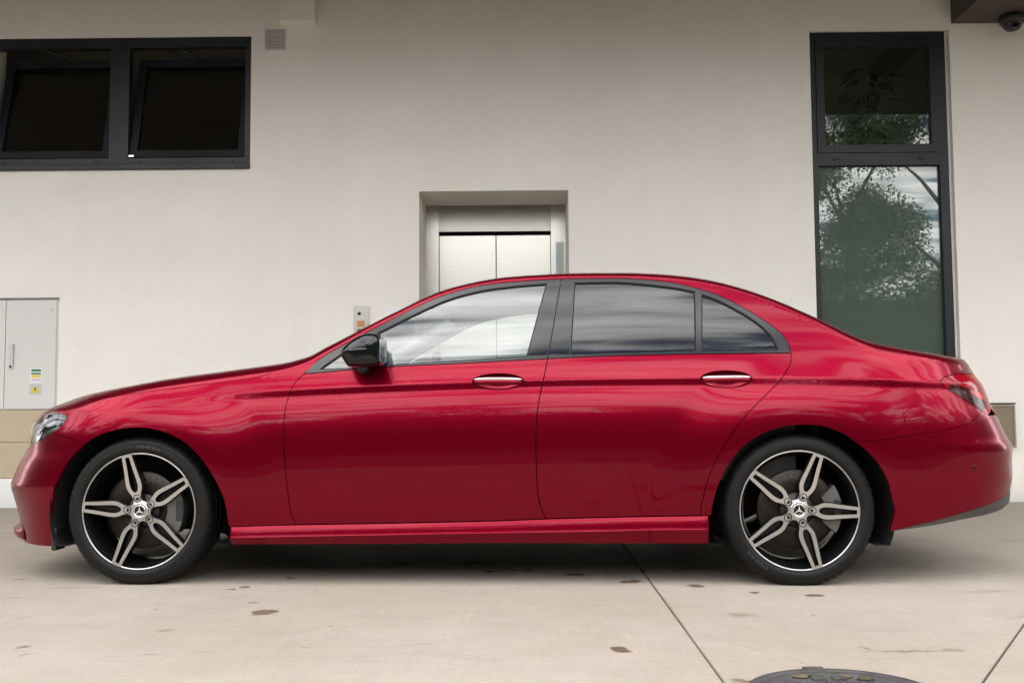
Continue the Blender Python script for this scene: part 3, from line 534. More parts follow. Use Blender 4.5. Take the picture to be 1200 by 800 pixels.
CURVE = {
    'arch_f': [(-0.4983, 0.1618), (-0.4948, 0.2168), (-0.4793, 0.2958), (-0.4338, 0.3869), (-0.4086, 0.4587), (-0.3837, 0.5224), (-0.3494, 0.5801), (-0.2959, 0.6242), (-0.2343, 0.6586), (-0.1659, 0.6833), (-0.0681, 0.6997), (0.0204, 0.7016), (0.1239, 0.6821), (0.2199, 0.6361), (0.2995, 0.5601), (0.3618, 0.4691), (0.399, 0.3855), (0.4111, 0.3164), (0.4161, 0.2602)],
    'bump_f': [(-0.2959, 0.6242), (-0.3525, 0.6452), (-0.4408, 0.6659), (-0.545, 0.6778)],
    'head_low': [(-0.4539, 0.7471), (-0.4746, 0.7142), (-0.4983, 0.6967), (-0.545, 0.6778), (-0.5896, 0.6611), (-0.6713, 0.6366), (-0.821, 0.61)],
    'head_up': [(-0.4539, 0.7471), (-0.4746, 0.7589), (-0.5183, 0.7675), (-0.5734, 0.7728), (-0.63, 0.7721), (-0.6717, 0.7658), (-0.7374, 0.749), (-0.7801, 0.7268)],
    'bump_bot_f': [(-0.9309, 0.1618), (-0.6294, 0.1599), (-0.4983, 0.1618)],
    'hoodline': [(-0.6973, 0.7789), (-0.5773, 0.8002), (-0.2534, 0.8413), (-0.0196, 0.8632), (0.1499, 0.8789), (0.3248, 0.8998), (0.478, 0.918), (0.5593, 0.9349), (0.6087, 0.9623), (0.6379, 0.9892)],
    'apil_base': [(0.7363, 1.0184), (0.788, 0.9918), (0.7405, 0.9399)],
    'door_f': [(0.7405, 0.9399), (0.7156, 0.9139), (0.6985, 0.8888), (0.6844, 0.858), (0.6718, 0.812), (0.6654, 0.7624), (0.6637, 0.7016), (0.6657, 0.6259), (0.6731, 0.5313), (0.6822, 0.4366), (0.6951, 0.3303), (0.7175, 0.2685)],
    'door_b': [(1.9119, 1.3828), (1.8949, 1.2875), (1.8783, 1.1875), (1.862, 1.0942), (1.8453, 0.9993), (1.8317, 0.9295), (1.8091, 0.8287), (1.7993, 0.7702), (1.7933, 0.7102), (1.7908, 0.6204), (1.792, 0.5081), (1.798, 0.3956), (1.8106, 0.3429), (1.8307, 0.2916)],
    'door_r': [(2.9291, 1.0149), (2.9267, 0.9858), (2.9121, 0.9512), (2.8875, 0.9169), (2.8609, 0.885), (2.8108, 0.8383), (2.7611, 0.7919), (2.7082, 0.7383), (2.658, 0.6793), (2.612, 0.613), (2.5702, 0.5392), (2.5361, 0.4541), (2.5175, 0.3834), (2.5086, 0.3384), (2.5063, 0.3053)],
    'belt': [(0.7405, 0.9399), (0.834, 0.9461), (0.9272, 0.955), (1.1135, 0.9681), (1.3961, 0.9788), (1.5311, 0.9846), (1.685, 0.9918), (1.8453, 0.9985), (2.068, 1.007), (2.2206, 1.0103), (2.4678, 1.0139), (2.7516, 1.0145), (2.9291, 1.0149)],
    'dlo_up': [(0.7405, 0.9399), (0.788, 0.9918), (0.8409, 1.031), (0.9004, 1.0665), (1.0148, 1.1331), (1.1459, 1.205), (1.3198, 1.2921), (1.4681, 1.3412), (1.5883, 1.3628), (1.6989, 1.372), (1.7994, 1.3783), (1.9119, 1.3828), (2.0601, 1.3834), (2.1799, 1.3821), (2.2595, 1.378), (2.4073, 1.3609), (2.5234, 1.3319), (2.6277, 1.2954), (2.7305, 1.2377), (2.8335, 1.1636), (2.8954, 1.1079), (2.9218, 1.062), (2.9291, 1.0149)],
    'sillline': [(0.4161, 0.2602), (0.7059, 0.2677), (0.9991, 0.2719), (1.3038, 0.2771), (1.6067, 0.2834), (1.8307, 0.2916), (2.2311, 0.301), (2.5063, 0.3053), (2.5533, 0.3059)],
    'glass_f': [(0.8187, 0.9619), (0.9047, 1.0252), (0.994, 1.0816), (1.0692, 1.1255), (1.2293, 1.211), (1.3807, 1.2819), (1.5293, 1.3234), (1.6793, 1.3444), (1.8375, 1.3556), (1.7921, 1.1803), (1.7494, 1.0135), (1.5306, 1.0007), (1.3955, 0.9945), (1.1127, 0.9799), (0.9496, 0.9677)],
    'glass_r': [(1.9767, 1.3584), (2.0793, 1.36), (2.1789, 1.3591), (2.2875, 1.3495), (2.4343, 1.3284), (2.5243, 1.3081), (2.5145, 1.1682), (2.5043, 1.03), (2.2213, 1.0248), (1.9517, 1.0202), (1.9644, 1.1906)],
    'glass_q': [(2.562, 1.2924), (2.6246, 1.266), (2.6905, 1.2278), (2.7518, 1.188), (2.8077, 1.1408), (2.8477, 1.0924), (2.8638, 1.0526), (2.8689, 1.0322), (2.6965, 1.0306), (2.5385, 1.0305), (2.5496, 1.1596)],
    'arch_r': [(2.5533, 0.3059), (2.5583, 0.3496), (2.584, 0.4391), (2.629, 0.5279), (2.6966, 0.6088), (2.7788, 0.6601), (2.8606, 0.6881), (2.9492, 0.6976), (3.0385, 0.6911), (3.1312, 0.6582), (3.2031, 0.6062), (3.2696, 0.5434), (3.3199, 0.4658), (3.3502, 0.3769), (3.3736, 0.3021), (3.3626, 0.2328)],
    'bump_r': [(3.179, 0.6266), (3.2537, 0.6262), (3.3799, 0.6382), (3.5185, 0.6554), (3.7164, 0.6779), (3.8508, 0.701), (3.9305, 0.7249), (4.0142, 0.7529)],
    'tail_low': [(3.7401, 0.8865), (3.7388, 0.8732), (3.7675, 0.8494), (3.8666, 0.8041), (4.0142, 0.7529), (4.0692, 0.7315)],
    'tail_up': [(3.7401, 0.8865), (3.794, 0.9047), (3.8759, 0.9147), (3.9977, 0.9191), (4.1937, 0.9229)],
    'bump_bot_r': [(3.3626, 0.2328), (3.4609, 0.2432), (3.6023, 0.2578), (3.8081, 0.2807), (4.0178, 0.295), (4.1879, 0.3068)],
    'diff_up': [(3.373, 0.2365), (3.4595, 0.2526), (3.673, 0.2899), (3.8466, 0.3245), (3.9498, 0.3397), (4.0387, 0.3531), (4.1904, 0.3763)],
    'trunkline': [(4.1937, 0.9229), (4.172, 0.975)],
    'sensor': [(3.8046, 0.5071)],
    'handle_f': [(1.5062, 0.9053), (1.741, 0.9061), (1.6244, 0.9344), (1.6248, 0.8597)],
    'handle_r': [(2.5181, 0.9017), (2.748, 0.9018), (2.6357, 0.939), (2.6311, 0.8597)],
    'sill_bot': [(0.4292, 0.1782), (0.6529, 0.1781), (1.6056, 0.1833), (2.1945, 0.1819), (2.5215, 0.1817)],
    'sill_crease': [(0.4252, 0.2104), (0.5576, 0.2122), (1.0039, 0.22), (1.6078, 0.2299), (2.1283, 0.2375), (2.3265, 0.2429), (2.5404, 0.2445)],
    'mirror': [(0.9365, 1.0352), (0.9561, 1.0577), (0.9902, 1.0856), (1.0471, 1.1104), (1.0982, 1.1083), (1.1153, 1.0901), (1.1186, 0.9771), (1.1042, 0.966), (0.9736, 0.9641), (0.9508, 0.9899), (0.9366, 1.0183)],
}

# ------------------------------------------------------------------ the car
CAR = empty('car', (-1.70107, -2.30622, 0), -0.0351287); tag(CAR, 'red metallic four door saloon with five spoke alloy wheels parked before the wall', 'car')
EPS = 1e-3
A_MIN, A_MAX = XS_F - L_F, XS_R + L_R
def body_normal(a, z):
    """outward normals of the near side (a, z arrays)"""
    a = np.asarray(a, float); z = np.asarray(z, float); x = x_of(a, z); zt = f_top(x)
    lim = zt - f_rz(x)*.004; z0 = np.minimum(z, lim)
    def Q(aa, zz):
        return body_point(aa, np.minimum(zz, f_top(x_of(aa, zz)) - 1e-5))
    d = zt - z0
    def along(aa):                                   # keep the same distance below the roof line while stepping along
        k = np.clip(1 - d/(f_rz(x)*1.5), 0, 1); xx = x_of(aa, z0)
        return body_point(aa, z0 + k*(f_top(xx) - zt))
    amin, amax = XS_F - L_F*.9995, XS_R + L_R*.9995
    t1 = along(np.minimum(a+EPS, amax)) - along(np.maximum(a-EPS, amin))
    e = np.minimum(EPS, np.maximum(d*.5, 2e-5))
    t2 = body_point(a, z0 + e) - body_point(a, z0 - e)
    n = np.cross(t1, t2); l = np.linalg.norm(n, axis=1); n = n/np.maximum(l, 1e-12)[:, None]
    n[l < 1e-12] = (0, -1, 0); n[n[:, 1] > .2] *= -1
    n[a < A_MIN + .012] = (-.998, -.02, .05); n[a > A_MAX - .012] = (.998, -.02, .05)
    return n
def body_pts(q, off=0.0):
    q = np.asarray(q, float); P = body_point(q[:, 0], q[:, 1]); N = body_normal(q[:, 0], q[:, 1])
    return P + N*(off if np.isscalar(off) else np.asarray(off)[:, None]), N
def grid_pts(outer, step_a=.03, step_z=.022, rows=True):
    o = np.asarray(outer); a0, z0 = o.min(0); a1, z1 = o.max(0)
    A = np.arange(a0 + step_a*.5, a1, step_a); Z = np.arange(z0 + step_z*.5, z1, step_z)
    P = [(a, z + (step_z*.25 if i % 2 else -step_z*.25)) for i, a in enumerate(A) for z in Z]
    Af = np.arange(a0 + .01, a1, .018)
    if rows:
        cr = f_crease(Af)
        for dz in (-.040, -.033, -.028, -.024, -.020, -.016, -.011, -.006, -.002, .002, .006, .011, .018):
            P += list(zip(Af, cr + dz))
        xx = x_of(Af, np.full_like(Af, z1)); tp = f_top(xx); rz = f_rz(xx)
        for s in (.03, .12, .26, .42, .58, .72, .84, .93): P += list(zip(Af, tp - rz*(1 - math.sin(s*math.pi/2))))
    P = np.array(P); near = P[:, 1] > f_crease(P[:, 0]) - .05
    # thin out the regular grid next to the rows so triangles stay even
    P = P[inside(P, outer)]
    d = dist_poly(P, outer); return P[d > .005]
def panel(name, outline, m_, parent, holes=(), off=0.0, gap=.0022, flange=.014, both=True, step_a=.03, step_z=.022, rows=True, bow=None):
    """body panel lying on the car's side surface, with a folded-in edge; a mirrored twin on the far side"""
    o = offset_poly(outline, gap) if gap else (np.asarray(outline) if area2(outline) > 0 else np.asarray(outline)[::-1])
    hs = [np.asarray(h, float) for h in holes]
    g = grid_pts(o, step_a, step_z, rows)
    for h in hs:
        if len(g): g = g[~inside(g, h)]; g = g[dist_poly(g, h) > .004]
    P2, T = triangulate(o, hs, g)
    offs = off if bow is None else off + np.array([bow(p[0], p[1]) for p in P2])
    P, N = body_pts(P2, offs); V = list(P); NN = list(N); F = [tuple(t) for t in T]
    if flange:
        for lp in [o] + hs:
            lp = np.asarray(lp, float); out = area2(lp) > 0
            if not (lp is o or np.array_equal(lp, o)): out = area2(lp) > 0
            ob = off if bow is None else off + np.array([bow(p[0], p[1]) for p in lp])
            A_, Nn = body_pts(lp, ob); B_, _ = body_pts(lp, np.asarray(ob) - flange if not np.isscalar(ob) else ob - flange)
            t = np.roll(A_, -1, 0) - np.roll(A_, 1, 0); t /= np.maximum(np.linalg.norm(t, axis=1), 1e-9)[:, None]
            w_ = np.cross(t, Nn); s = len(V); n = len(lp)
            if not out: w_ = -w_
            is_hole = lp is not o and not np.array_equal(lp, o)
            if is_hole: w_ = -w_
            V += list(A_) + list(B_); NN += list(w_)*2
            for i in range(n):
                j = (i+1) % n; f = (s+i, s+n+i, s+n+j, s+j); 
                F.append(f if (out != is_hole) else f[::-1])
    ob = mesh_obj(name, V, F, m_, parent, normals=NN)
    if both:
        tw = ob.copy(); COL.objects.link(tw); tw.scale = (1, -1, 1); return ob, tw
    return ob
def seg(name, i=None, j=None, step=.012):
    c = spline(CURVE[name], step) if i is None else spline(CURVE[name], step)
    return [tuple(p) for p in c]
def upto(c, p, keep='head'):
    """cut a curve at the point nearest p"""
    k = int(np.argmin([math.hypot(q[0]-p[0], q[1]-p[1]) for q in c])); return c[:k+1] if keep == 'head' else c[k:]
def join(*cs):
    out = []
    for c in cs:
        for q in c:
            if not out or math.hypot(q[0]-out[-1][0], q[1]-out[-1][1]) > .003: out.append(tuple(q))
    if math.hypot(out[0][0]-out[-1][0], out[0][1]-out[-1][1]) < .003: out.pop()
    return out
def top_edge(a0, a1, n=80):
    A = np.linspace(a0, a1, n); out = []
    for a in A:
        z = .8
        for _ in range(40): z = .5*z + .5*float(f_top(x_of(a, z)))
        out.append((float(a), z - 1e-4))
    return out
C_ = {k: seg(k) for k in CURVE if k not in ('sensor',)}
rev = lambda c: c[::-1]
BT = CURVE['door_b'][0]; BB = CURVE['door_b'][4]; DE = CURVE['belt'][-1]; DS = CURVE['belt'][0]
AF = CURVE['arch_f'][7]; AR = CURVE['bump_r'][0]
arch_f1 = upto(C_['arch_f'], AF); arch_f2 = upto(C_['arch_f'], AF, 'tail')
arch_r1 = upto(C_['arch_r'], AR); arch_r2 = upto(C_['arch_r'], AR, 'tail')
HM = CURVE['bump_f'][-1]; head_rear = upto(C_['head_low'], HM); head_front = upto(C_['head_low'], HM, 'tail')
hood = C_['hoodline']
# --- front bumper, wraps round to the middle of the nose
bump = join(arch_f1, C_['bump_f'], head_front, [(-.90, .603), (-1.00, .598), (-1.15, .596), (-1.30, .595), (A_MIN-.0026, .595)], [(A_MIN-.0026, .40), (A_MIN-.0026, .20)], [(-1.2, .185), (-1.05, .17)], C_['bump_bot_f'])
fb = panel('front_bumper', bump, M['paint'], CAR, both=True, gap=.0010, rows=False, step_a=.028)
# --- headlamp: dark housing, reflectors, light guide, clear cover
hl = join(C_['head_low'], [(-.93, .615), (-.99, .64), (-1.00, .68), (-.95, .712), (-.87, .728)], rev(C_['head_up']))
for sgn, parent in ((1, None), (-1, None)):
    pass
hb, hb2 = panel('headlamp', hl, M['lamp_dark'], CAR, off=-.016, gap=.001, flange=.02, rows=False, step_a=.02, step_z=.015)
lower = [q for q in offset_poly(hl, .012)]
def sub_poly(fn, poly): return [p for p in poly if fn(p)]
def twin(parts, parents):
    for o, par in zip(parts, parents): o.parent = par; o.matrix_parent_inverse = Matrix.Identity(4)
def on_lamp(name, poly, m_, off, par, par2, **kw):
    a_, b_ = panel(name, poly, m_, None, off=off, gap=0, rows=False, step_a=.015, step_z=.012, **kw)
    a_.parent = par; b_.parent = par2; b_.scale = (1, 1, 1)          # the mirrored lamp already flips its children
    return a_, b_
on_lamp('lamp_cover', hl, M['lens'], .0005, hb, hb2, flange=0)
on_lamp('light_guide', join(spline([(-.475, .745), (-.50, .753), (-.55, .7555), (-.60, .754), (-.66, .745), (-.72, .728), (-.78, .700)]), spline([(-.775, .690), (-.72, .716), (-.66, .734), (-.60, .744), (-.55, .7455), (-.505, .743), (-.482, .738)])), mat('light_guide', (.22, .22, .23), .2), -.006, hb, hb2, flange=.006)
on_lamp('reflector', join(spline([(-.50, .712), (-.56, .700), (-.62, .683), (-.655, .668)]), spline([(-.66, .655), (-.60, .668), (-.55, .682), (-.51, .699)])), M['lamp_white'], -.009, hb, hb2, flange=.006)
on_lamp('reflector', [(-.69, .698), (-.665, .680), (-.690, .645), (-.735, .638), (-.74, .665)], M['lamp_white'], -.009, hb, hb2, flange=.006)
on_lamp('reflector', [(-.765, .690), (-.752, .640), (-.79, .630), (-.815, .655)], M['lamp_white'], -.009, hb, hb2, flange=.006)
on_lamp('divider', join(spline([(-.50, .728), (-.58, .722), (-.66, .705), (-.73, .675)]), spline([(-.725, .664), (-.66, .694), (-.58, .711), (-.50, .718)])), M['black_gloss'], -.005, hb, hb2, flange=.006)
# --- grille between the lamps
gp = [(-1.005, .60), (-1.01, .65), (-.96, .715), (-.90, .735), (-1.05, .742), (-1.2, .745), (A_MIN-.0026, .746), (A_MIN-.0026, .599), (-1.2, .5995)]
ga, gb = panel('grille', gp, M['black_gloss'], CAR, off=-.01, rows=False, gap=0)
# --- front wing
fend = join(arch_f2, upto(C_['sillline'], CURVE['door_f'][-1]), rev(C_['door_f']), rev(C_['apil_base'])[1:], [(.732, 1.017)], rev(top_edge(.640, .735, 12)), rev(hood), [CURVE['head_up'][5]] if 0 else [], rev(upto(rev(C_['head_up']), CURVE['head_up'][4], 'tail'))[::-1] if 0 else rev(upto(C_['head_up'], CURVE['head_up'][5])), head_rear, rev(C_['bump_f']))
panel('front_wing', fend, M['paint'], CAR, gap=.0012)
# --- doors
def handle_hole(c):
    (xa, za), (xb, zb), (xt, zt), (xm, zm) = CURVE[c]; cx, cz = (xa+xb)/2, (zt+zm)/2; rx, rz = (xb-xa)/2, (zt-zm)/2
    return [(cx + rx*math.copysign(abs(math.cos(t))**.9, math.cos(t)), cz + rz*math.sin(t)) for t in np.linspace(0, 2*math.pi, 40, endpoint=False)], cx, cz, rx, rz
hf, hr = handle_hole('handle_f'), handle_hole('handle_r')
belt_f = upto(C_['belt'], BB); belt_r = upto(C_['belt'], BB, 'tail'); b_low = upto(C_['door_b'], BB, 'tail'); b_up = upto(C_['door_b'], BB)
sill_f = upto(upto(C_['sillline'], CURVE['door_b'][-1]), CURVE['door_f'][-1], 'tail'); sill_r = upto(upto(C_['sillline'], CURVE['door_b'][-1], 'tail'), CURVE['door_r'][-1])
df, df2 = panel('front_door', join(C_['door_f'], sill_f, rev(b_low), rev(belt_f)), M['paint'], CAR, holes=[hf[0]])
dr, dr2 = panel('rear_door', join(b_low, sill_r, rev(C_['door_r']), rev(belt_r)), M['paint'], CAR, holes=[hr[0]])
def on_door(name, poly, m_, off, pars, holes=(), **kw):
    kw.setdefault('gap', 0); kw.setdefault('rows', False)
    a_, b_ = panel(name, poly, m_, None, holes=holes, off=off, **kw)
    a_.parent = pars[0]; b_.parent = pars[1]; b_.scale = (1, 1, 1); return a_, b_
# window surround, rubber seal, glass
dlo_f = upto(C_['dlo_up'], BT); dlo_r = upto(C_['dlo_up'], BT, 'tail')
def loop(c, step=.012): p = CURVE[c]; return join(spline(list(p) + [p[0]], step))
def loop_c(c, corners):
    """closed outline, smooth between the given corner indices"""
    p = CURVE[c]; n = len(p); out = []
    for k, i in enumerate(corners):
        j = corners[(k+1) % len(corners)]; idx = list(range(i, j+1)) if j > i else list(range(i, n)) + list(range(0, j+1))
        out.append(spline([p[q] for q in idx]))
    return join(*out)
gf = loop_c('glass_f', [0, 8, 10]); gr_ = loop_c('glass_r', [0, 5, 7, 9]); gq = loop_c('glass_q', [0, 7, 9])
SE = -.005
dlo_front = join(dlo_f, b_up, rev(belt_f)); dlo_rear = join(dlo_r, rev(belt_r), rev(b_up))
on_door('window_surround', dlo_front, M['trim'], .0005, (df, df2), holes=[offset_poly(gf, SE)], gap=.0018, step_a=.02, step_z=.02)
on_door('window_surround', dlo_rear, M['trim'], .0005, (dr, dr2), holes=[offset_poly(gr_, SE), offset_poly(gq, SE)], gap=.0018, step_a=.02, step_z=.02)
for g_, par, gm in ((gf, (df, df2), 'glass'), (gr_, (dr, dr2), 'glass_tint'), (gq, (dr, dr2), 'glass_tint')):
    on_door('window_seal', offset_poly(g_, SE-.001), M['black_matte'], -.003, par, holes=[g_], flange=.006, step_a=.03, step_z=.03)
    on_door('window_glass', offset_poly(g_, SE-.004), M[gm], -.008, par, flange=0, step_a=.03, step_z=.03)
# pillar covers beside the door gap
bu = np.array(b_up)
def lerp_edge(p, q, n=10): return [(p[0]+(q[0]-p[0])*k/n, p[1]+(q[1]-p[1])*k/n) for k in range(n+1)]
pcf = join(lerp_edge((1.8465, 1.3560), (1.7590, 1.0160)), [(b_up[-1][0]-.006, b_up[-1][1]+.018)], rev([(p[0]-.005, p[1]) for p in b_up if 1.03 < p[1] < 1.358]))
pcr = join([(p[0]+.005, p[1]) for p in b_up if 1.03 < p[1] < 1.362], [(b_up[-1][0]+.006, b_up[-1][1]+.022)], lerp_edge((1.9425, 1.0200), (1.9665, 1.360)))
on_door('pillar_cover', pcf, M['black_gloss'], .0030, (df, df2), flange=.003); on_door('pillar_cover', pcr, M['black_gloss'], .0030, (dr, dr2), flange=.003)
# door handles in their cups
def cup(h, pars):
    lp, cx, cz, rx, rz = h; V = []; NN = []; F = []; rings = [(1.0, .001), (.97, .010), (.90, .021), (.75, .029), (.45, .033), (.02, .034)]
    n = len(lp)
    for s, d in rings:
        q = [(cx + (p[0]-cx)*s, cz + (p[1]-cz)*s) for p in lp]; P, N = body_pts(q, -d); V += list(P)
    for i in range(len(rings)-1):
        for k in range(n): F.append((i*n+k, i*n+(k+1) % n, (i+1)*n+(k+1) % n, (i+1)*n+k))
    o = mesh_obj('handle_cup', V, F, M['paint'], pars[0], True)
    tw = o.copy(); COL.objects.link(tw); tw.parent = pars[1]
    # the grip: a bowed bar with a chrome top strip
    for nm, m_, z_c, hh, zc0 in (('door_handle', M['paint'], cz-.004, .0125, 0), ('handle_strip', M['chrome'], cz+.0055, .0062, .006)):
        V = []; F = []; K = 26; R_ = 10
        for i in range(K+1):
            u = -1 + 2*i/K; x = cx + u*(rx-.008); pr = .012*(1-u**4) + (.0065 if nm == 'handle_strip' else 0); w_ = hh*(1-abs(u)**5)**.5*(1 if u < 0 else 1) + .0008
            P, N = body_pts([(x, z_c + .006*(1-u*u)*0)], pr); p, n_ = P[0], N[0]
            th_ = .011 if nm == 'door_handle' else .006
            for k in range(R_):
                t = 2*math.pi*k/R_; V.append(p + n_*(th_*math.cos(t)) + np.array([0, 0, 1.])*(w_*math.sin(t)))
        for i in range(K):
            for k in range(R_): F.append((i*R_+k, (i+1)*R_+k, (i+1)*R_+(k+1) % R_, i*R_+(k+1) % R_))
        F += [tuple(range(R_)), tuple(K*R_+k for k in range(R_))[::-1]]
        o = mesh_obj(nm, V, F, m_, pars[0], True); tw = o.copy(); COL.objects.link(tw); tw.parent = pars[1]
cup(hf, (df, df2)); cup(hr, (dr, dr2))
# --- roof rail, pillars and rear quarter in one pressing
T0 = CURVE['trunkline'][0]; TL = CURVE['tail_up']
tl_low = C_['tail_low']; TM = CURVE['bump_r'][-1]; tl_1 = upto(tl_low, TM)
side = join(C_['apil_base'][:2] if 0 else [CURVE['apil_base'][0]] , upto(spline(CURVE['apil_base'][:2]), CURVE['apil_base'][1]), upto(C_['dlo_up'], CURVE['apil_base'][1], 'tail'), C_['door_r'], upto(C_['sillline'], CURVE['door_r'][-1], 'tail'), arch_r1, C_['bump_r'], rev(tl_1), C_['tail_up'], [CURVE['trunkline'][1]], rev(top_edge(.735, 4.155, 330)))
panel('side_panel', side, M['paint'], CAR, gap=.0014)
# pale lining of pillars and roof rail inside the cabin
_bz = ctab(CURVE['belt']); _in = [tuple(p) for p in offset_poly(join(C_['dlo_up'], rev(C_['belt'])), .018) if p[1] > float(_bz(p[0])) + .03]; _in.sort(key=lambda p: p[0])
panel('pillar_lining', join(rev(_in), [(.80, 1.03)], [p for p in top_edge(.84, 2.97, 150)], [(2.99, 1.15), (2.97, 1.02)]), M['headliner'], CAR, off=-.024, gap=0, flange=0, rows=False)
PT_ = mat('pillar_grey', (.13, .13, .125), .8)
for sg in (-1, 1):
    px_ = [.80, .9, 1.0, 1.1, 1.2, 1.3, 1.4]
    tube('pillar_trim', [(x, sg*(float(half_width(x, float(f_top(x))-1e-4))-.036), float(f_top(x))-.030) for x in px_], .022, PT_, CAR, 10)
    tube('pillar_trim', [(x, sg*(float(half_width(x, float(f_top(x))-1e-4))-.040), float(f_top(x))-.034) for x in (2.70, 2.8, 2.9, 3.0, 3.1, 3.2)], .024, PT_, CAR, 10)
# --- rear bumper and diffuser edge
rb = join(arch_r2[:-1], C_['diff_up'], [(4.30, .385), (A_MAX+.0026, .392), (A_MAX+.0026, .62), (A_MAX+.0026, .725), (4.5, .727), (4.25, .728)], rev(upto(tl_low, TM, 'tail')), rev(C_['bump_r']))
rba, rbb = panel('rear_bumper', rb, M['paint'], CAR, rows=False, gap=.0010)
panel('diffuser', join(rev(C_['diff_up']), [CURVE['arch_r'][-1]], C_['bump_bot_r'], [(4.3, .312), (A_MAX+.0026, .315), (A_MAX+.0026, .390), (4.30, .383)]), M['diffuser'], CAR, off=.001, rows=False, gap=.001)
P, N = body_pts([CURVE['sensor'][0]], .0005)
for sg, par in ((1, rba), (-1, rbb)):
    o = lathe('parking_sensor', [(0, -.0018), (.0085, -.0018), (.0098, 0), (.0105, .001)], M['tail_dark'], par, 20); o.location = P[0]; o.rotation_euler = Vector((0, -1, 0)).rotation_difference(Vector(N[0])).to_euler()
# --- tail lamp
tl = join(tl_low, [(4.12, .742), (4.22, .762), (4.30, .80), (4.32, .86), (4.29, .90)], rev(C_['tail_up']))
ta, tb = panel('tail_lamp', tl, M['tail_red'], CAR, rows=False, off=.001, step_a=.02, step_z=.015)
on_lamp('lower_lens', join(spline([(3.775, .8505), (3.80, .868), (3.86, .868), (3.96, .852), (4.05, .842), (4.14, .835)]), spline([(4.12, .778), (4.02, .757), (3.92, .788), (3.84, .820), (3.79, .8425)])), M['tail_dark'], .0022, ta, tb, flange=.002)
on_lamp('corner_lens', [(3.96, .846), (4.04, .838), (4.12, .832), (4.13, .800), (4.06, .806), (4.00, .820)], M['tail_bright'], .003, ta, tb, flange=.002)
# --- boot lid: rear face and deck
boot = join([CURVE['trunkline'][1], T0], [(4.29, .902), (4.322, .86), (4.302, .80), (4.222, .760), (4.26, .733), (4.5, .730), (A_MAX+.0026, .728), (A_MAX+.0026, .85)], rev(top_edge(4.175, A_MAX+.0026, 40)))
panel('boot_lid', boot, M['paint'], CAR, rows=True)
def sheet(name, xs, crown, m_, parent, lift=0.0, nv=24, bow=0.0, inset=.0):
    """top surface between the two upper edges of the body sides"""
    xs = np.asarray(xs, float); z = f_top(xs); h = half_width(xs, z - 1e-5) - inset; V = []; F = []
    for i, x in enumerate(xs):
        for k in range(nv+1):
            v = -1 + 2*k/nv; V.append((x - bow*(1-v*v), -v*h[i]*-1, z[i] + lift + crown(x)*(1-v*v)))
    for i in range(len(xs)-1):
        for k in range(nv): F.append((i*(nv+1)+k, (i+1)*(nv+1)+k, (i+1)*(nv+1)+k+1, i*(nv+1)+k+1))
    return mesh_obj(name, V, F, m_, parent, True)
def nose_sheet():
    V = []; F = []; nv = 24; A = np.concatenate([np.linspace(A_MIN, -.6, 40), np.linspace(-.58, .735, 46)]); te = []
    for a in A:
        z = .75
        for _ in range(40): z = .5*z + .5*float(f_top(x_of(a, z)))
        x = float(x_of(a, z)); te.append((x, float(half_width(x, z-1e-5)), z))
    for (x, h, z) in te:
        for k in range(nv+1):
            v = -1 + 2*k/nv; V.append((x, v*h, z - 2e-4 + .012*min(1, h/.5)*(1-v*v)))
    for i in range(len(te)-1):
        for k in range(nv): F.append((i*(nv+1)+k, (i+1)*(nv+1)+k, (i+1)*(nv+1)+k+1, i*(nv+1)+k+1))
    return mesh_obj('bonnet', V, F, M['paint'], CAR, True)
hoodtop = nose_sheet()
_nose = join(rev(upto(C_['head_up'], CURVE['head_up'][4], 'tail'))[::-1], [(-.87, .729), (-.90, .7365), (-1.05, .7435), (-1.2, .7465), (A_MIN-.0026, .7475)], [(q[0], q[1]) for q in top_edge(A_MIN-.0026, -.72, 60)], [(-.700, .7795)])
bn = panel('bonnet_nose', _nose, M['paint'], None, gap=.0012, rows=False, step_a=.02, step_z=.012); bn[0].parent = hoodtop; bn[1].parent = hoodtop

hs_ = join(hood, top_edge(.64, .642, 2)[:1], rev(top_edge(-.71, .636, 120)))
on_lamp_ = panel('bonnet_edge', hs_, M['paint'], None, gap=.0010); on_lamp_[0].parent = hoodtop; on_lamp_[1].parent = hoodtop
sheet('windscreen', np.linspace(.742, 1.34, 30), lambda x: .045*math.sin(math.pi*min(1, max(0, (x-.70)/.72))), M['glass'], CAR, -.006, inset=.03)
sheet('roof', np.linspace(1.34, 2.80, 50), lambda x: .006 + .024*math.sin(math.pi*(x-1.30)/1.56), M['paint'], CAR)
sheet('rear_window', np.linspace(2.80, 3.30, 26), lambda x: .006 + .02*math.sin(math.pi*(x-2.75)/.6), M['glass_tint'], CAR, -.005, inset=.03)
deck = sheet('boot_deck', np.linspace(3.30, 3.87, 26), lambda x: .010, M['paint'], CAR)
# small lip on the boot edge
V = []; F = []; lp = np.linspace(-1, 1, 41)
for v in lp:
    y = v*.60; x = 3.842 - .075*v*v - .01*abs(v)**6; zb = .9955
    for (dx, dz) in ((-.075, .0015), (-.03, .006), (.012, .012), (.018, .008), (.010, -.004), (-.02, -.006)): V.append((x+dx*(1-.85*abs(v)**6), y, zb+dz*(1-abs(v)**6)-.004*abs(v)**6+.010*(1-v*v)))
for i in range(40):
    for k in range(5): F.append((i*6+k, (i+1)*6+k, (i+1)*6+k+1, i*6+k+1))
mesh_obj('boot_lip', V, F, M['paint'], deck, True)
